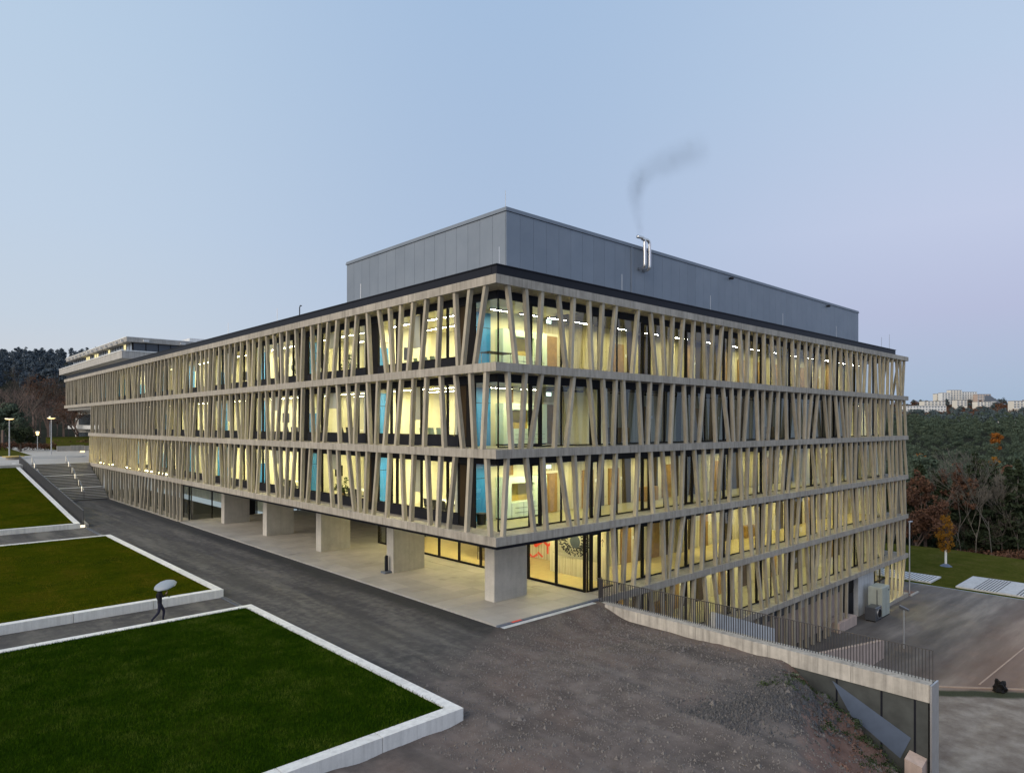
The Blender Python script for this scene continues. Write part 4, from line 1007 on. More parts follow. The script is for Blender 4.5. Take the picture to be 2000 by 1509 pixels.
wood('upper_forest', 'pine wood rising towards the town', sp3, 'pine', 'pine_leaf', 420, .48, (13, 19), (4.5, 6.5), 34)
wood('pine_forest', 'dark green pine wood filling the valley', sp, 'pine', 'pine_leaf', 1150, .22, (13, 19), (2.8, 4.6), 3)
sp = []
for dep, cnt in ((750, 26), (900, 26), (1050, 26), (1180, 22)):
    for k in range(cnt): sp.append((dep * (.53 + .30 * (k + g.random()) / cnt), dep * g.uniform(.95, 1.05)))
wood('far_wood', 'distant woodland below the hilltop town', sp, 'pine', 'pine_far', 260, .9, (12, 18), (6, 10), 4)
sp = []
for dep, cnt in ((325, 44), (360, 54), (395, 60), (430, 66), (470, 70), (510, 60)):
    for k in range(cnt): sp.append((-dep * (.60 + .34 * (k + g.random()) / cnt), dep * g.uniform(.97, 1.03)))
wood('hillside_pines', 'dark pine forest on the hill at the left', sp, 'pine', 'hazy_hill_pine', 560, .34, (15, 20), (2.2, 3.6), 6)
# trunks of that hill forest and its leafless lower slope
V, F = [], []
for lat, dep in sp[:34]:
    x, y, z = far(lat, dep, terr(lat, dep)); b = len(V); V += [(x - .2, y, z), (x + .2, y, z), (x + .1, y, z + 10), (x - .1, y, z + 10)]
def bare_wood(name, label, spots, hr, mat, seed, levels=4, r0=.13, spread=.45):
    g = np.random.default_rng(seed); base = [bare_mesh(10, g, spread, levels, r0, .25, (2, 3)) for _ in range(5)]; VV, n0, FF = [], 0, []
    for lat, dep in spots:
        v, f, _ = base[int(g.integers(0, 5))]; s = g.uniform(*hr) / 10 * 1.05; a = g.uniform(0, 6.28); c, sn = math.cos(a), math.sin(a)
        v = np.array(v) * s; v = np.stack([v[:, 0] * c - v[:, 1] * sn, v[:, 0] * sn + v[:, 1] * c, v[:, 2]], 1) + np.array(far(lat, dep, terr(lat, dep) - .3))
        VV.append(v); FF += [tuple(q + n0 for q in t) for t in f]; n0 += len(v)
    return tag(mesh(name, np.concatenate(VV), FF, mat), label, kind='stuff')
sp = []
for dep, cnt in ((185, 13), (215, 16), (250, 18), (290, 20), (330, 20)):
    for k in range(cnt): sp.append((-dep * (.62 + .30 * (k + g.random()) / cnt), dep * g.uniform(.97, 1.03)))
bare_wood('leafless_wood', 'brownish leafless wood on the lower left slope', sp, (10, 15), 'twig_red', 8, 6, .10, .5)
sp = []
for dep, cnt in ((104, 9), (112, 11), (122, 12)):
    for k in range(cnt): sp.append((dep * (.56 + .26 * (k + g.uniform(.1, .9)) / cnt), dep * g.uniform(.98, 1.02)))
bare_wood('leafless_edge', 'grey leafless undergrowth along the meadow edge', sp, (6, 12), 'bark_dark', 9, 6, .06, .5)
# brush at the foot of the wood
bg_ = np.random.default_rng(21); C = [far(dep * t, dep, terr(dep * t, dep) + .8) for dep, t in zip(bg_.uniform(96, 112, 90), bg_.uniform(.55, .85, 90))]
tag(fastmesh('brush', leaf_cloud(9000, C, [np.array([1.8, 1.8, 1.6])] * 90, .14, bg_), 4, 'rust_leaf'), 'brown brush at the foot of the wood', kind='stuff')

# single trees
def bare_tree(name, label, x, dep, h, mat, seed, leaf=None, nleaf=0, lsize=.12, spread=.42, levels=6, r0=.16, trunk=.25, cat='tree', lean=0, base=None, kids=(2, 3), group=None):
    g = np.random.default_rng(seed); lat = px_at(x, dep); z = terr(lat, dep) - .2 if base is None else base
    t = thing(name, label, cat, far(lat, dep, z), g.uniform(0, 6), group); v, f, segs = bare_mesh(h, g, spread, levels, r0, trunk, kids)
    top = max(q[2] for q in v); v = [(q[0] * h / top + lean * q[2], q[1] * h / top, q[2] * h / top) for q in v]
    nt = 3 * 2 * 1
    mesh('trunk', v[:6], f[:3], mat, t); mesh('branches', v[6:], [tuple(i - 6 for i in q) for q in f[3:]], mat, t)
    if leaf:
        tips = np.array([np.array(s[1]) * h / top for s in segs if s[1].z * h / top > h * .28]); tips[:, 0] += lean * tips[:, 2]
        k = g.integers(0, len(tips), nleaf); P = leaf_cloud(nleaf, tips[k], [np.array([.5, .5, .5])] * nleaf, lsize, g, 1.0)
        fastmesh('crown', P, 4, leaf, t)
    return t
def leaf_tree(name, label, x, dep, h, r, mat, seed, kind='spruce', n=2600, size=.16, trunk='bark_dark', cat='tree', zb=None, group=None):
    g = np.random.default_rng(seed); lat = px_at(x, dep); z = terr(lat, dep) - .3 if zb is None else zb
    t = thing(name, label, cat, far(lat, dep, z), 0, group); MB().tube([(0, 0, 0), (0, 0, h * .5), (0, 0, h * .97)], [.20, .13, .03], 7).build('trunk', trunk, t)
    fastmesh('crown', pine_points(h, r, n, g, size, kind), 4, mat, t); return t
# right: edge of the wood
bare_tree('beech_tree', 'reddish brown beech with rusty leaves right beside the building', 1808, 103, 14.5, 'twig_red', 31, 'rust_leaf', 7000, .16, .5, 6, .2, .22)
bare_tree('beech_tree', 'smaller rust coloured tree in front of the large beech', 1790, 100, 8.5, 'twig_red', 32, 'rust_leaf', 4500, .14, .55, 6, .14, .2)
bare_tree('birch_tree', 'leaning pale birch trunk behind the young orange tree', 1862, 104, 15, 'bark_grey', 33, None, 0, .1, .25, 5, .13, .42, lean=-.16)
for i, (x, d, h, lab) in enumerate(((1880, 103, 12.5, 'slender leafless tree left of the big spruce foot'), (1905, 102, 13.5, 'leafless tree with a forked trunk under the big spruce'), (1938, 101, 17, 'tallest pale leafless tree between two conifers'), (1958, 104, 14, 'bushy leafless tree leaning over the meadow edge'), (1990, 102, 13, 'leafless tree at the right picture edge'))):
    bare_tree('leafless_tree', lab, x, d, h, 'bark_grey', 40 + i, None, 0, .1, .30, 7, .085, .34, lean=(-.1, .03, -.05, -.08, .06)[i], group='leafless trees at the meadow edge')
leaf_tree('spruce_tree', 'big dark spruce in the middle of the wood edge', 1905, 107, 17.5, 4.4, 'spruce_leaf', 51, 'spruce', 15000, .17, 'bark_grey')
leaf_tree('spruce_tree', 'dark spruce at the right edge of the wood', 1988, 107, 16.5, 4.0, 'spruce_leaf', 52, 'spruce', 12000, .17, 'bark_grey')
leaf_tree('spruce_tree', 'narrow dark conifer behind the rusty beech', 1838, 120, 15, 3.4, 'pine_leaf', 53, 'pine', 5000, .2, 'bark_dark')
for i, (x, d, h, m, lab) in enumerate(((1792, 205, 17, 'autumn_leaf', 'round orange tree among the pines near the building'), (1948, 330, 19, 'autumn_leaf', 'bright orange tree high in the pine wood'), (1942, 225, 15, 'ochre_leaf', 'yellow orange tree in the middle of the pines'), (1968, 165, 16, 'rust_leaf', 'pale brown tree standing out of the pines'))):
    leaf_tree('autumn_tree', lab, x, d, h, (2.6, 3.2, 2.4, 2.4)[i], m, 60 + i, 'pine', 2400, .26, 'bark_grey')
# young orange tree with a white guarded trunk on the meadow
yt = thing('young_tree', 'young orange tree with white wrapped trunk on the meadow', 'tree', far(px_at(1847, 83.5), 83.5, -8.4))
MB().tube([(0, 0, 0), (.02, 0, 2.2), (0, .05, 6.0)], [.09, .07, .02], 7).build('trunk', 'bark_dark', yt)
gy = np.random.default_rng(71); bb = MB()
for k in range(26):
    z0 = gy.uniform(2.0, 5.2); a = gy.uniform(0, 6.28); L = (6.6 - z0) * .24 + .25; bb.tube([(0, 0, z0), (L * .6 * math.cos(a), L * .6 * math.sin(a), z0 + L * .9), (L * math.cos(a), L * math.sin(a), z0 + L * 1.5)], [.025, .015, .006], 4)
bb.build('branches', 'bark_dark', yt)
C, Q = [], []
for k in range(60):
    z0 = gy.uniform(1.9, 6.2); rr = 1.15 * math.sin(math.pi * min(1, (z0 - 1.3) / 5.3)) ** .8; a = gy.uniform(0, 6.28); q_ = rr * gy.uniform(.2, .9); C.append((q_ * math.cos(a), q_ * math.sin(a), z0)); Q.append(np.array([.34, .34, .4]) * gy.uniform(.6, 1.2))
fastmesh('crown', leaf_cloud(1900, C, Q, .07, gy, 1.0), 4, 'ochre_leaf', yt)
MB().tube([(0, 0, .25), (.02, 0, 2.1)], .13, 10).build('trunk_wrap', 'white_plastic', yt); MB().tube([(0, 0, 0), (0, 0, .35)], [.75, .2], 10).build('watering_bag', 'membrane_blue', yt)
# left: park trees between lamps and hill
for i, (x, d, h, m, lf, lab) in enumerate(((36, 150, 19, 'bark_dark', None, 'tall dark leafless park tree behind the two lamps'), (95, 158, 17, 'twig_red', 'rust_leaf', 'reddish leafless park tree beside the building end'), (150, 150, 11, 'twig_red', 'rust_leaf', 'low brown tree under the overhanging storey'), (5, 165, 15, 'twig_red', None, 'leafless park tree at the left picture edge'), (70, 180, 16, 'twig_red', None, 'leafless tree in the middle of the park'), (125, 185, 15, 'twig_red', 'rust_leaf', 'rust brown tree in front of the old building'))):
    bare_tree('park_tree', lab, x, d, h, m, 80 + i, lf, 1500, .13, .45, 7, .24, .24, base=4.0, group='leafless park trees')
leaf_tree('park_conifer', 'dark conifer standing at the left lamp', 22, 140, 9, 3.4, 'pine_leaf', 91, 'pine', 3500, .2, 'bark_dark', zb=4.0)
leaf_tree('park_shrub', 'low evergreen shrub right of the left lamp', 40, 128, 4.2, 2.6, 'spruce_leaf', 92, 'pine', 2500, .15, 'bark_dark', zb=4.0)
hb = np.random.default_rng(93); C = [(x, 140 + hb.uniform(-2, 2), 4.9 + hb.uniform(-.3, .6)) for x in np.linspace(-30, 12, 46)]
tag(fastmesh('park_hedge', leaf_cloud(9000, C, [np.array([1.2, 1.4, 1.3])] * 46, .12, hb), 4, 'rust_leaf'), 'brown hedge along the park behind the lamps', kind='stuff')

# ------------------------------------------------------------------ older concrete building behind the left end
OB = thing('old_concrete_building', 'older stepped concrete block with ribbon windows behind the long front', 'building')
def ob(name, mat, *b, parent=None): return bx(name, mat, parent or OB, *b)
ob('lower_block', 'concrete_old', 13, 60, 110, 165, 3.5, 20.2)
ob('terrace_slab', 'concrete_old', 9.0, 60, 104.8, 160, 20.3, 21.5); ob('terrace_rail', 'white_plastic', 8.9, 9.0, 104.7, 160, 21.52, 21.66); ob('terrace_rail', 'white_plastic', 9.0, 40, 104.7, 104.8, 21.52, 21.66)
ob('inner_core', 'cream_wall', 12.4, 58, 108.2, 156, 21.52, 23.2); ob('roof_slab', 'concrete_old', 10.0, 60, 106.0, 158, 23.25, 24.0); ob('roof_box', 'concrete_pale', 22, 46, 112, 140, 24.02, 25.4); ob('roof_rim', 'white_plastic', 9.95, 60.05, 105.95, 158.05, 24.01, 24.12)
k = 0
for y in np.arange(107.0, 156, 1.9):
    k += 1; f = ubox('window_post', 'dark_panel', OB, 11.05, 11.2, y, y + .12, 21.5, 23.25)
    w = ubox('window', 'lit_window' if k in (3, 9, 14, 15, 18, 19) else 'town_glass', OB, 11.1, 11.16, y + .13, y + 1.89, 21.6, 23.2)
for x in np.arange(11.2, 44, 2.0):
    ubox('window_post', 'dark_panel', OB, x, x + .12, 107.05, 107.2, 21.5, 23.25); ubox('window', 'window_dark', OB, x + .13, x + 1.99, 107.1, 107.16, 21.6, 23.2)
for x in (12.5, 18.5, 24.5, 30.5): ubox('roof_bracket', 'concrete_pale', OB, x, x + .9, 105.6, 106.0, 23.35, 23.75)
for y in np.arange(108, 156, 3.8): ubox('roof_bracket', 'concrete_pale', OB, 9.6, 10.0, y, y + .5, 23.4, 23.7)
for zz in (5.0, 9.0, 13.2):
    ob('balcony_slab', 'concrete_pale', 11.5, 60, 108.3, 165, zz - .9, zz - .1)
    for x in np.arange(13.2, 30, 2.4): ubox('window', 'lit_window' if (zz > 8 and zz < 10 and x < 16) else 'window_dark', OB, x, x + 2.2, 109.9, 109.97, zz, zz + 2.3)
    for y in np.arange(110.2, 160, 3.0): ubox('window', 'lit_window' if (zz == 9.0 and 118 < y < 124) else 'window_dark', OB, 12.93, 12.99, y, y + 2.7, zz, zz + 2.3)

# ------------------------------------------------------------------ hilltop town
def town(label, x0, x1, ytop, ybot, dep, wall, floors, cols, depth=14, balc=True, roof='roof_gravel', group='hilltop town buildings', zb=None):
    l0, l1 = px_at(x0, dep), px_at(x1, dep); z1 = CZ - (ytop - 828) / 1319.6 * dep; z0 = CZ - (ybot - 828) / 1319.6 * dep
    w = l1 - l0; t = thing('town_building', label, 'building', far((l0 + l1) / 2, dep, z0), -R(42.94), group)
    bx('wall', wall, t, -w / 2, w / 2, 0, depth, -12, z1 - z0); bx('roof', roof, t, -w / 2 - .3, w / 2 + .3, -.3, depth + .3, z1 - z0 + .02, z1 - z0 + .7)
    fh = (z1 - z0) / floors; cw = w / cols
    for i in range(floors):
        for j in range(cols):
            a = -w / 2 + cw * (j + .22); ubox('window', 'town_glass', t, a, a + cw * .58, -.12, -.02, fh * (i + .3), fh * (i + .78))
        if balc: ubox('balcony', 'render_white', t, -w / 2 + .3, w / 2 - .3, -.9, -.15, fh * i + .1, fh * (i + .25))
    return t
town('long white apartment block with dark roof nearest the main building', 1765, 1848, 792.5, 812, 1150, 'render_white', 4, 14, balc=False)
town('flat cream terrace house behind the long white block', 1804, 1846, 783.5, 792, 1250, 'render_cream', 2, 6)
town('pale slab at the left end of the high towers', 1829, 1839, 769, 796, 1600, 'render_cream', 8, 2, balc=False)
town('tall striped apartment tower with many balconies', 1839.5, 1856, 767, 800, 1580, 'render_white', 10, 3)
town('highest apartment tower in the middle of the town', 1856, 1878, 762, 800, 1600, 'render_cream', 11, 4)
town('broad apartment tower right of the highest one', 1879, 1908, 765.5, 800, 1620, 'render_white', 10, 6)
town('rose apartment tower at the right of the group', 1908.5, 1935, 770, 798, 1600, 'concrete_rose', 8, 5)
town('stepped cream house below the towers', 1868, 1889, 781.5, 793, 1350, 'render_cream', 3, 3)
town('stepped cream house under the dark wedge roof', 1908, 1934, 784.5, 797, 1350, 'render_cream', 3, 4)
town('cream house among trees at the right picture edge', 1979, 2012, 783, 797, 1250, 'render_cream', 3, 5)
town('low white hall at the foot of the town', 1812, 1840, 819, 824.5, 1000, 'render_white', 1, 5, balc=False)
town('long low flat roofed hall above the pine tops', 1848, 1884, 820, 825, 1000, 'render_white', 1, 7, balc=False)
town('small white house at the right above the pines', 1985, 2000, 817, 826, 900, 'render_white', 2, 3, balc=False)
town('low pale building between the town trees', 1925, 1955, 822.5, 828, 980, 'render_cream', 1, 6, balc=False)
d = 1480; a = px_at(1934, d); b_ = px_at(1962, d); t = thing('town_church', 'dark wedge shaped roof beside the towers', 'building', far(a, d, CZ + (828 - 797) / 1319.6 * d), -R(42.94), 'hilltop town buildings')
zz = (797 - 772) / 1319.6 * d
MB().hexa([(0, 0, -10), (b_ - a + 8, 0, -10), (b_ - a + 8, 18, -10), (0, 18, -10), (0, 0, zz), (b_ - a + 8, 0, 1), (b_ - a + 8, 18, 1), (0, 18, zz)]).build('wedge_roof', 'slate_edge', t); bx('wall', 'concrete_pale', t, 1, 13, -.6, -.1, 0, 15)
sp = []; g = np.random.default_rng(77)
for dep, cnt in ((1080, 40), (1140, 46), (1230, 60), (1320, 60), (1420, 60), (1540, 50)):
    for k in range(cnt): sp.append((dep * (.56 + .24 * (k + g.random()) / cnt), dep + g.uniform(-30, 30)))
wood('town_trees', 'brownish trees between the town buildings', sp, 'pine', 'rust_leaf', 130, 1.1, (8, 14), (5, 9), 78)
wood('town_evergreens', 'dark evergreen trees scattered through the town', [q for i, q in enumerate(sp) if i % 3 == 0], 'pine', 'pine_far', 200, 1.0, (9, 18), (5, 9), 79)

# ------------------------------------------------------------------ person with umbrella
def person(loc, rz):
    J = {'pel': (0, 0, .95, .135, .105), 'bel': (.01, 0, 1.10, .13, .10), 'che': (.02, 0, 1.30, .155, .11), 'nec': (.03, 0, 1.47, .058, .058), 'hd0': (.05, 0, 1.56, .068, .078), 'hd1': (.06, 0, 1.66, .082, .095), 'hd2': (.055, 0, 1.73, .055, .065),
         'shl': (.02, .17, 1.41, .062, .06), 'ell': (-.10, .22, 1.16, .045, .043), 'wrl': (.0, .23, .93, .03, .028),
         'shr': (.02, -.17, 1.41, .062, .06), 'elr': (.12, -.22, 1.19, .045, .043), 'wrr': (.26, -.14, 1.32, .03, .028),
         'hil': (0, .09, .88, .095, .09), 'knl': (.20, .09, .50, .065, .062), 'anl': (.16, .09, .09, .045, .043), 'tol': (.33, .09, .04, .04, .035),
         'hir': (0, -.09, .88, .095, .09), 'knr': (-.04, -.09, .48, .065, .062), 'anr': (-.34, -.09, .16, .045, .043), 'tor': (-.25, -.09, .04, .04, .035)}
    E = [('pel', 'bel'), ('bel', 'che'), ('che', 'nec'), ('nec', 'hd0'), ('hd0', 'hd1'), ('hd1', 'hd2'), ('che', 'shl'), ('shl', 'ell'), ('ell', 'wrl'), ('che', 'shr'), ('shr', 'elr'), ('elr', 'wrr'), ('pel', 'hil'), ('hil', 'knl'), ('knl', 'anl'), ('anl', 'tol'), ('pel', 'hir'), ('hir', 'knr'), ('knr', 'anr'), ('anr', 'tor')]
    def hand(w, base, d, up):
        x, y, z = base; J[w + 'p'] = (x + d[0] * .05, y + d[1] * .05, z + d[2] * .05, .034, .022); E.append((w, w + 'p'))
        for k in range(4):
            o = (k - 1.5) * .018; q = (x + d[0] * .09 + up[0] * o, y + d[1] * .09 + up[1] * o, z + d[2] * .09 + up[2] * o); L = (.05, .06, .055, .042)[k]
            J[w + 'f%d' % k] = (*q, .009, .009); J[w + 'g%d' % k] = (q[0] + d[0] * L * .6 + .02, q[1] + d[1] * L * .6, q[2] + d[2] * L * .6 - .012, .008, .008); E.append((w + 'p', w + 'f%d' % k)); E.append((w + 'f%d' % k, w + 'g%d' % k))
        J[w + 't'] = (x + d[0] * .05 + .03, y + d[1] * .05, z + d[2] * .05 + .02, .010, .010); E.append((w + 'p', w + 't'))
    hand('wrl', J['wrl'][:3], (.15, 0, -.98), (1, 0, 0)); hand('wrr', J['wrr'][:3], (.35, .1, .9), (0, 1, 0))
    names = list(J); me = bpy.data.meshes.new('person'); me.from_pydata([J[k][:3] for k in names], [(names.index(a), names.index(b)) for a, b in E], [])
    o = link(bpy.data.objects.new('person', me)); o.modifiers.new('skin', 'SKIN'); o.modifiers.new('sub', 'SUBSURF').levels = 2
    sv = me.skin_vertices[0].data if me.skin_vertices else None
    if sv is None:
        bpy.context.view_layer.objects.active = o; o.select_set(True); bpy.ops.mesh.customdata_skin_add(); sv = me.skin_vertices[0].data
    for i, k in enumerate(names): sv[i].radius = J[k][3:5]; sv[i].use_root = (k == 'pel')
    bpy.context.view_layer.update(); dg = bpy.context.evaluated_depsgraph_get(); m2 = bpy.data.meshes.new_from_object(o.evaluated_get(dg)); o.modifiers.clear(); o.data = m2; m2.name = 'person'
    for n in ('cloth_dark', 'cloth_navy', 'skin', 'hair_dark', 'chair_dark'): m2.materials.append(M(n))
    for p in m2.polygons:
        c = p.center; p.use_smooth = True
        wr = min((Vector(c) - Vector(J['wrl'][:3])).length, (Vector(c) - Vector(J['wrr'][:3])).length)
        hand_ = (abs(c.y) > .1 and ((c.z < .93 and c.y > .18) or (c.z > 1.31 and c.x > .2)))
        if c.z > 1.50: p.material_index = 3 if (c.x < .06 or c.z > 1.70) else 2
        elif hand_: p.material_index = 2
        elif c.z < .11: p.material_index = 4
        elif c.z < .92: p.material_index = 1
        else: p.material_index = 0
    o.location = loc; o.rotation_euler = (0, 0, rz); return o
def at_person(px, py, pz, loc, rz):
    c, s = math.cos(rz), math.sin(rz); return (loc[0] + px * c - py * s, loc[1] + px * s + py * c, loc[2] + pz)
PL, PR = (-10.95, 11.2, -.02), R(-8)
p = person(PL, PR); tag(p, 'person in dark clothes walking on the path under a pale umbrella', 'person')
hm = MB()
for s in (-1, 1): hm.tube([(.135, s * .030, 1.655), (.142, s * .030, 1.655)], .010, 8)
hm.build('eyes', 'chair_dark', p); MB().tube([(.12, 0, 1.655), (.158, 0, 1.615)], [.010, .017], 6).build('nose', 'skin', p); MB().box(.128, .138, -.025, .025, 1.573, 1.582).build('mouth', 'dark_red', p)
for s in (-1, 1): MB().tube([(.05, s * .075, 1.65), (.05, s * .098, 1.655)], [.03, .022], 8).build('ear', 'skin', p)
hx_ = at_person(.30, -.135, 1.38, PL, PR)
um = thing('umbrella', 'pale grey open umbrella held by the walking person', 'umbrella', hx_, PR); um.rotation_euler = (R(10), R(-14), PR)
MB().tube([(0, 0, -.18), (0, 0, .42)], .009, 8).build('shaft', 'rail_steel', um); MB().tube([(0, 0, -.18), (.015, 0, -.25), (.05, 0, -.26), (.06, 0, -.22)], .014, 8).build('handle', 'chair_dark', um)
V = [(0, 0, .52)]; F = []; N = 16
for j, (r, z) in enumerate(((.18, .50), (.34, .46), (.46, .39), (.50, .33))):
    for k in range(N): a = 2 * math.pi * k / N; rr = r * (1 if k % 2 == 0 else .965); V.append((rr * math.cos(a), rr * math.sin(a), z - (0 if k % 2 == 0 else -.012)))
F += [(0, 1 + k, 1 + (k + 1) % N) for k in range(N)]
for j in range(3): F += [(1 + j * N + k, 1 + (j + 1) * N + k, 1 + (j + 1) * N + (k + 1) % N, 1 + j * N + (k + 1) % N) for k in range(N)]
c = mesh('canopy', V, F, 'umbrella_cloth', um, True); s = c.modifiers.new('t', 'SOLIDIFY'); s.thickness = .006
for k in range(0, N, 2):
    a = 2 * math.pi * k / N; MB().tube([(0, 0, .50), (.33 * math.cos(a), .33 * math.sin(a), .45), (.49 * math.cos(a), .49 * math.sin(a), .332)], .004, 4).build('rib', 'rail_steel', um)

# ------------------------------------------------------------------ furniture seen through the glass
def make_chair(mat):
    t = thing('office_chair', 'x', 'chair'); chamfer_box('seat', mat, t, -.24, .24, -.24, .24, .42, .49, .02)
    MB().hexa([(-.26, -.22, .5), (-.20, -.22, .5), (-.20, .22, .5), (-.26, .22, .5), (-.34, -.20, .95), (-.30, -.20, .95), (-.30, .20, .95), (-.34, .20, .95)]).build('backrest', mat, t)
    for a, b in ((-.2, -.2), (.2, -.2), (-.2, .2), (.2, .2)): MB().tube([(a * 1.15, b * 1.15, 0), (a, b, .42)], .018, 5).build('leg', 'steel', t)
    return t
def make_table(L):
    t = thing('meeting_table', 'x', 'table'); chamfer_box('table_top', 'table_white', t, -.45, .45, -L / 2, L / 2, .71, .75, .01)
    for a in (-.38, .38):
        for b in (-L / 2 + .1, L / 2 - .1): MB().tube([(a, b, 0), (a, b, .71)], .025, 6).build('leg', 'steel', t)
    return t
chD, chG, tb = make_chair('chair_dark'), make_chair('chair_green'), make_table(2.6)
first = {'D': True, 'G': True, 'T': True}
def put(kind, x, y, z, rz, label, group):
    src = {'D': chD, 'G': chG, 'T': tb}[kind]
    o = src if first[kind] else copy_tree(src)
    first[kind] = False; o.location = (x, y, z + .014); o.rotation_euler = (0, 0, rz); o['label'] = label; o['group'] = group; return o
ROOMS = [(4, 7.6, 'first floor room nearest the corner'), (4, 17.0, 'first floor room second from the corner'), (4, 26.0, 'first floor room third from the corner'),
         (8, 8.0, 'second floor room nearest the corner'), (8, 17.2, 'second floor room second from the corner'), (8, 25.5, 'second floor room third from the corner'), (12, 8.6, 'top floor room nearest the corner')]
for z, y, where in ROOMS:
    put('T', 3.3, y, z, 0, 'white meeting table in the ' + where, 'meeting tables behind the windows')
    kind = 'G' if (z == 8 and y < 10) or z == 12 else 'D'; col = 'green' if kind == 'G' else 'dark'
    for dx, dy, rz in ((-.85, -.8, 0), (-.85, .0, .2), (-.85, .8, -.1), (.85, -.7, math.pi), (.85, .3, math.pi - .2)):
        end = 'near end' if dy < -.5 else ('far end' if dy > .5 else 'middle')
        put(kind, 3.3 + dx, y + dy, z, rz, '%s chair, %s, %s, in the %s' % (col, 'window side' if dx < 0 else 'wall side', end, where), 'chairs in the ' + where)
for i, (y, h, lab) in enumerate(((24.0, 1.9, 'bushy potted plant in a top floor window beside the blue panel'), (20.0, 1.5, 'reed like potted plant in a top floor window'), (16.3, 1.1, 'curved leaf potted plant in a top floor window'), (17.9, 1.2, 'leafy plant behind the first floor meeting table'))):
    z = 12 if i < 3 else 4; t = thing('potted_plant', lab, 'plant', (1.85 if i < 3 else 2.0, y, z + .014)); MB().tube([(0, 0, 0), (0, 0, .55)], [.2, .26], 12).build('pot', 'timber_door', t)
    g = np.random.default_rng(100 + i); C = [(g.normal(0, .22), g.normal(0, .3), .6 + h * g.uniform(.1, .9)) for _ in range(14)]
    fastmesh('leaves', leaf_cloud(260, C, [np.array([.16, .16, .26])] * 14, .06, g, 1), 4, 'plant_leaf', t); MB().tube([(0, 0, .5), (.02, .03, .5 + h * .7)], .02, 5).build('stem', 'bark_dark', t)
t = thing('corner_desk', 'dark desk with thin legs before the blue wall on the top floor', 'desk', (2.3, 2.6, 12.014)); chamfer_box('desk_top', 'brown_panel', t, -.8, .8, -.4, .4, .72, .76, .01)
for a in (-.7, .7):
    for b in (-.32, .32): MB().tube([(a, b, 0), (a, b, .72)], .02, 5).build('leg', 'steel', t)
t = thing('waste_bin', 'dark open bin in the first floor corner room', 'bin', (2.2, 3.6, 4.014)); MB().tube([(0, 0, 0), (0, 0, .55)], [.22, .28], 14).build('bin_body', 'chair_dark', t); MB().tube([(0, 0, .55), (0, 0, .58)], [.29, .29], 14).build('bin_rim', 'rail_steel', t)

# ------------------------------------------------------------------ loose stones and weeds on the gravel
g = np.random.default_rng(11); n = 26000
x = g.uniform(-9, 6.4, n); y = g.uniform(-21, -.8, n); keep = ((-y + .38 * x + g.normal(0, 1.2, n)) > 1.2) & ~((x < -7.1) & (y > -6.7)); x, y = x[keep], y[keep]
z = np.array([upper_h(a, b) for a, b in zip(x, y)]); s = g.gamma(2.0, .008, len(x)) + .008; s *= 1 + .9 * (g.random(len(x)) < .04)
c = np.stack([x, y, z + s * .3], 1); T = []
base = np.array([(1, 0, -.5), (-.5, .87, -.5), (-.5, -.87, -.5), (0, 0, .8)])
a = g.uniform(0, 6.28, len(x)); ca, sa = np.cos(a), np.sin(a)
P = base[None] * (s[:, None, None] * g.uniform(.7, 1.3, (len(x), 4, 1))); Q = P.copy(); Q[:, :, 0] = P[:, :, 0] * ca[:, None] - P[:, :, 1] * sa[:, None]; Q[:, :, 1] = P[:, :, 0] * sa[:, None] + P[:, :, 1] * ca[:, None]; Q += c[:, None]
tri = Q[:, [0, 1, 3, 1, 2, 3, 2, 0, 3]].reshape(-1, 3)
plain('gravel_stone', (.17, .155, .145), .9, var=.55, scale=30)
tag(fastmesh('gravel', tri, 3, 'gravel_stone'), 'loose grey gravel stones on the brown ground', kind='stuff')
g = np.random.default_rng(12); C = []
for k in range(150):
    u = g.random(); yy = -11.0 - 5.5 * u; off = abs(g.normal(0, .8)) if k % 3 else g.uniform(0, 3.5); xx = 6.35 - off
    C.append((xx, yy, upper_h(xx, yy) + .05))
for k in range(40):
    xx, yy = g.uniform(2.0, 6), g.uniform(-16.5, -13); C.append((xx, yy, upper_h(xx, yy) + .05))
tag(fastmesh('weeds', leaf_cloud(6000, C, [np.array([.22, .22, .13])] * len(C), .032, g, .8), 4, 'weed_leaf'), 'low frosted weeds on the soil slope by the retaining wall', kind='stuff')
g = np.random.default_rng(14); C = [(xx, yy, upper_h(xx, yy) - .02) for xx, yy in zip(g.uniform(-1, 6.4, 500), g.uniform(-18, -12.5, 500)) if (xx - 6.7) * .48 + (-10.8 - yy) * .88 > .3]
tag(fastmesh('clods', leaf_cloud(5000, C, [np.array([.18, .18, .05])] * len(C), .035, g, 1), 4, 'soil'), 'crumbly clods on the reddish soil slope', kind='stuff')

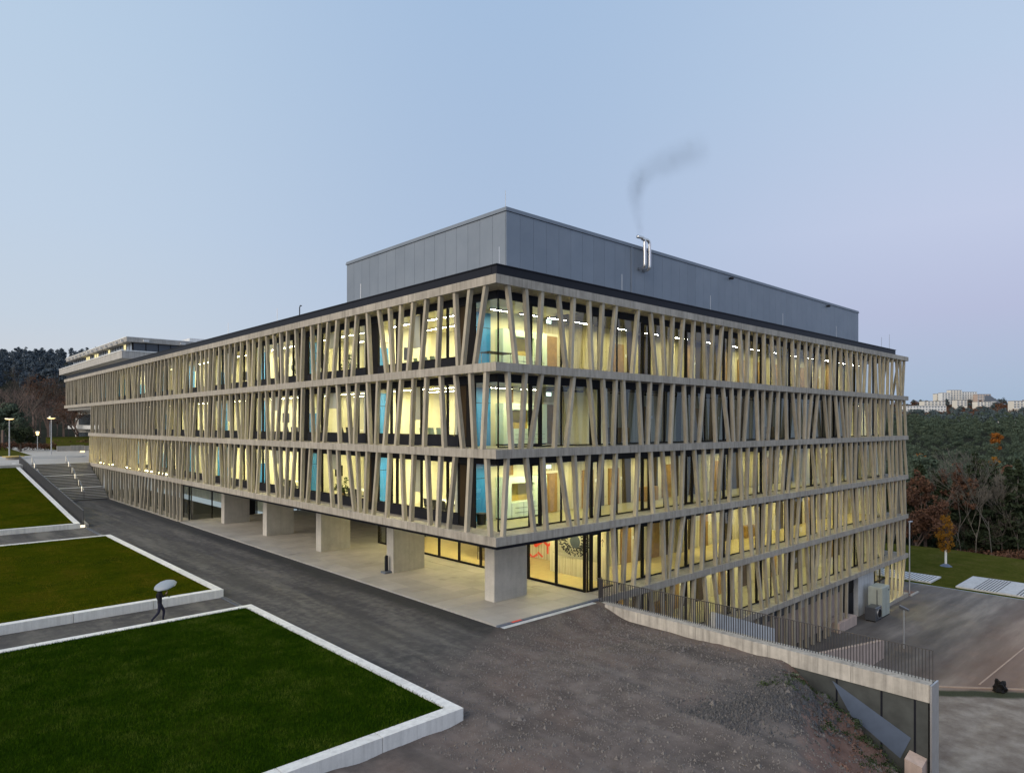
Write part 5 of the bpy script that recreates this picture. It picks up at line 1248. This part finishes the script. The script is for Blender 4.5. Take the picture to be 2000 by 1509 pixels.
g = np.random.default_rng(16); n = 5200; x = g.uniform(-1.8, 5.8, n); y = -12.3 - .3 * np.sin(x) + g.normal(0, .75, n); s = g.gamma(2.2, .014, n) + .015
z = np.array([upper_h(a, b) for a, b in zip(x, y)]); P = base[None] * (s[:, None, None] * g.uniform(.6, 1.4, (n, 4, 1))); a = g.uniform(0, 6.28, n); ca, sa = np.cos(a), np.sin(a); Q = P.copy()
Q[:, :, 0] = P[:, :, 0] * ca[:, None] - P[:, :, 1] * sa[:, None]; Q[:, :, 1] = P[:, :, 0] * sa[:, None] + P[:, :, 1] * ca[:, None]; Q += np.stack([x, y, z + s * .25], 1)[:, None]
plain('dark_stone', (.085, .083, .085), .9, var=.6, scale=22)
tag(fastmesh('crushed_stone', Q[:, [0, 1, 3, 1, 2, 3, 2, 0, 3]].reshape(-1, 3), 3, 'dark_stone'), 'ridge of dark crushed stone along the top of the soil slope', kind='stuff')
# ------------------------------------------------------------------ smoke from the flue
def smoke_mat():
    t = NT('smoke_volume'); tc = t.n.new('ShaderNodeTexCoord'); gr = t.n.new('ShaderNodeVectorMath'); gr.operation = 'LENGTH'; t.l.new(tc.outputs['Object'], gr.inputs[0])
    f = t.maprange(gr.outputs['Value'], 0, 1, 1, 0); f = t.math('POWER', t.math('MAXIMUM', f, 0.0), 1.3)
    nz = t.noise(1.3, 3, .6, t.pos((1, 1, .6))); w = t.maprange(nz, .30, .75, .15, 1)
    v = t.n.new('ShaderNodeVolumePrincipled'); v.inputs['Color'].default_value = (.22, .26, .32, 1); t.l.new(t.math('MULTIPLY', t.math('MULTIPLY', f, w), .23), v.inputs['Density']); t.l.new(v.outputs[0], t.out.inputs['Volume'])
smoke_mat()
sm_ = thing('smoke', 'faint dark smoke plume drifting from the steel flue', 'smoke'); sm_['kind'] = 'stuff'
ico = bpy.data.meshes.new('smoke_puff'); import bmesh
bm = bmesh.new(); bmesh.ops.create_icosphere(bm, subdivisions=2, radius=1.0); bm.to_mesh(ico); bm.free(); ico.materials.append(M('smoke_volume'))
d0 = 45.0
PUFF = [(1252, 468, .26), (1251, 460, .30), (1250, 452, .34), (1249, 444, .40), (1247, 434, .48), (1245, 416, .60), (1242, 396, .72), (1241, 376, .85), (1245, 357, .95), (1256, 341, 1.0), (1272, 330, 1.05), (1292, 322, 1.15), (1312, 314, 1.2), (1334, 305, 1.25), (1358, 297, 1.3)]
PUFF = PUFF + [((a[0] + b[0]) / 2, (a[1] + b[1]) / 2, (a[2] + b[2]) / 2) for a, b in zip(PUFF[:9], PUFF[1:10])] + PUFF[:5]
for x, y, r in PUFF:
    o = bpy.data.objects.new('puff', ico); dd = d0; o.location = far((x - 1000) / 1319.6 * dd, dd, CZ - (y - 828) / 1319.6 * dd); o.scale = (r, r, r * 1.15); link(o, sm_)
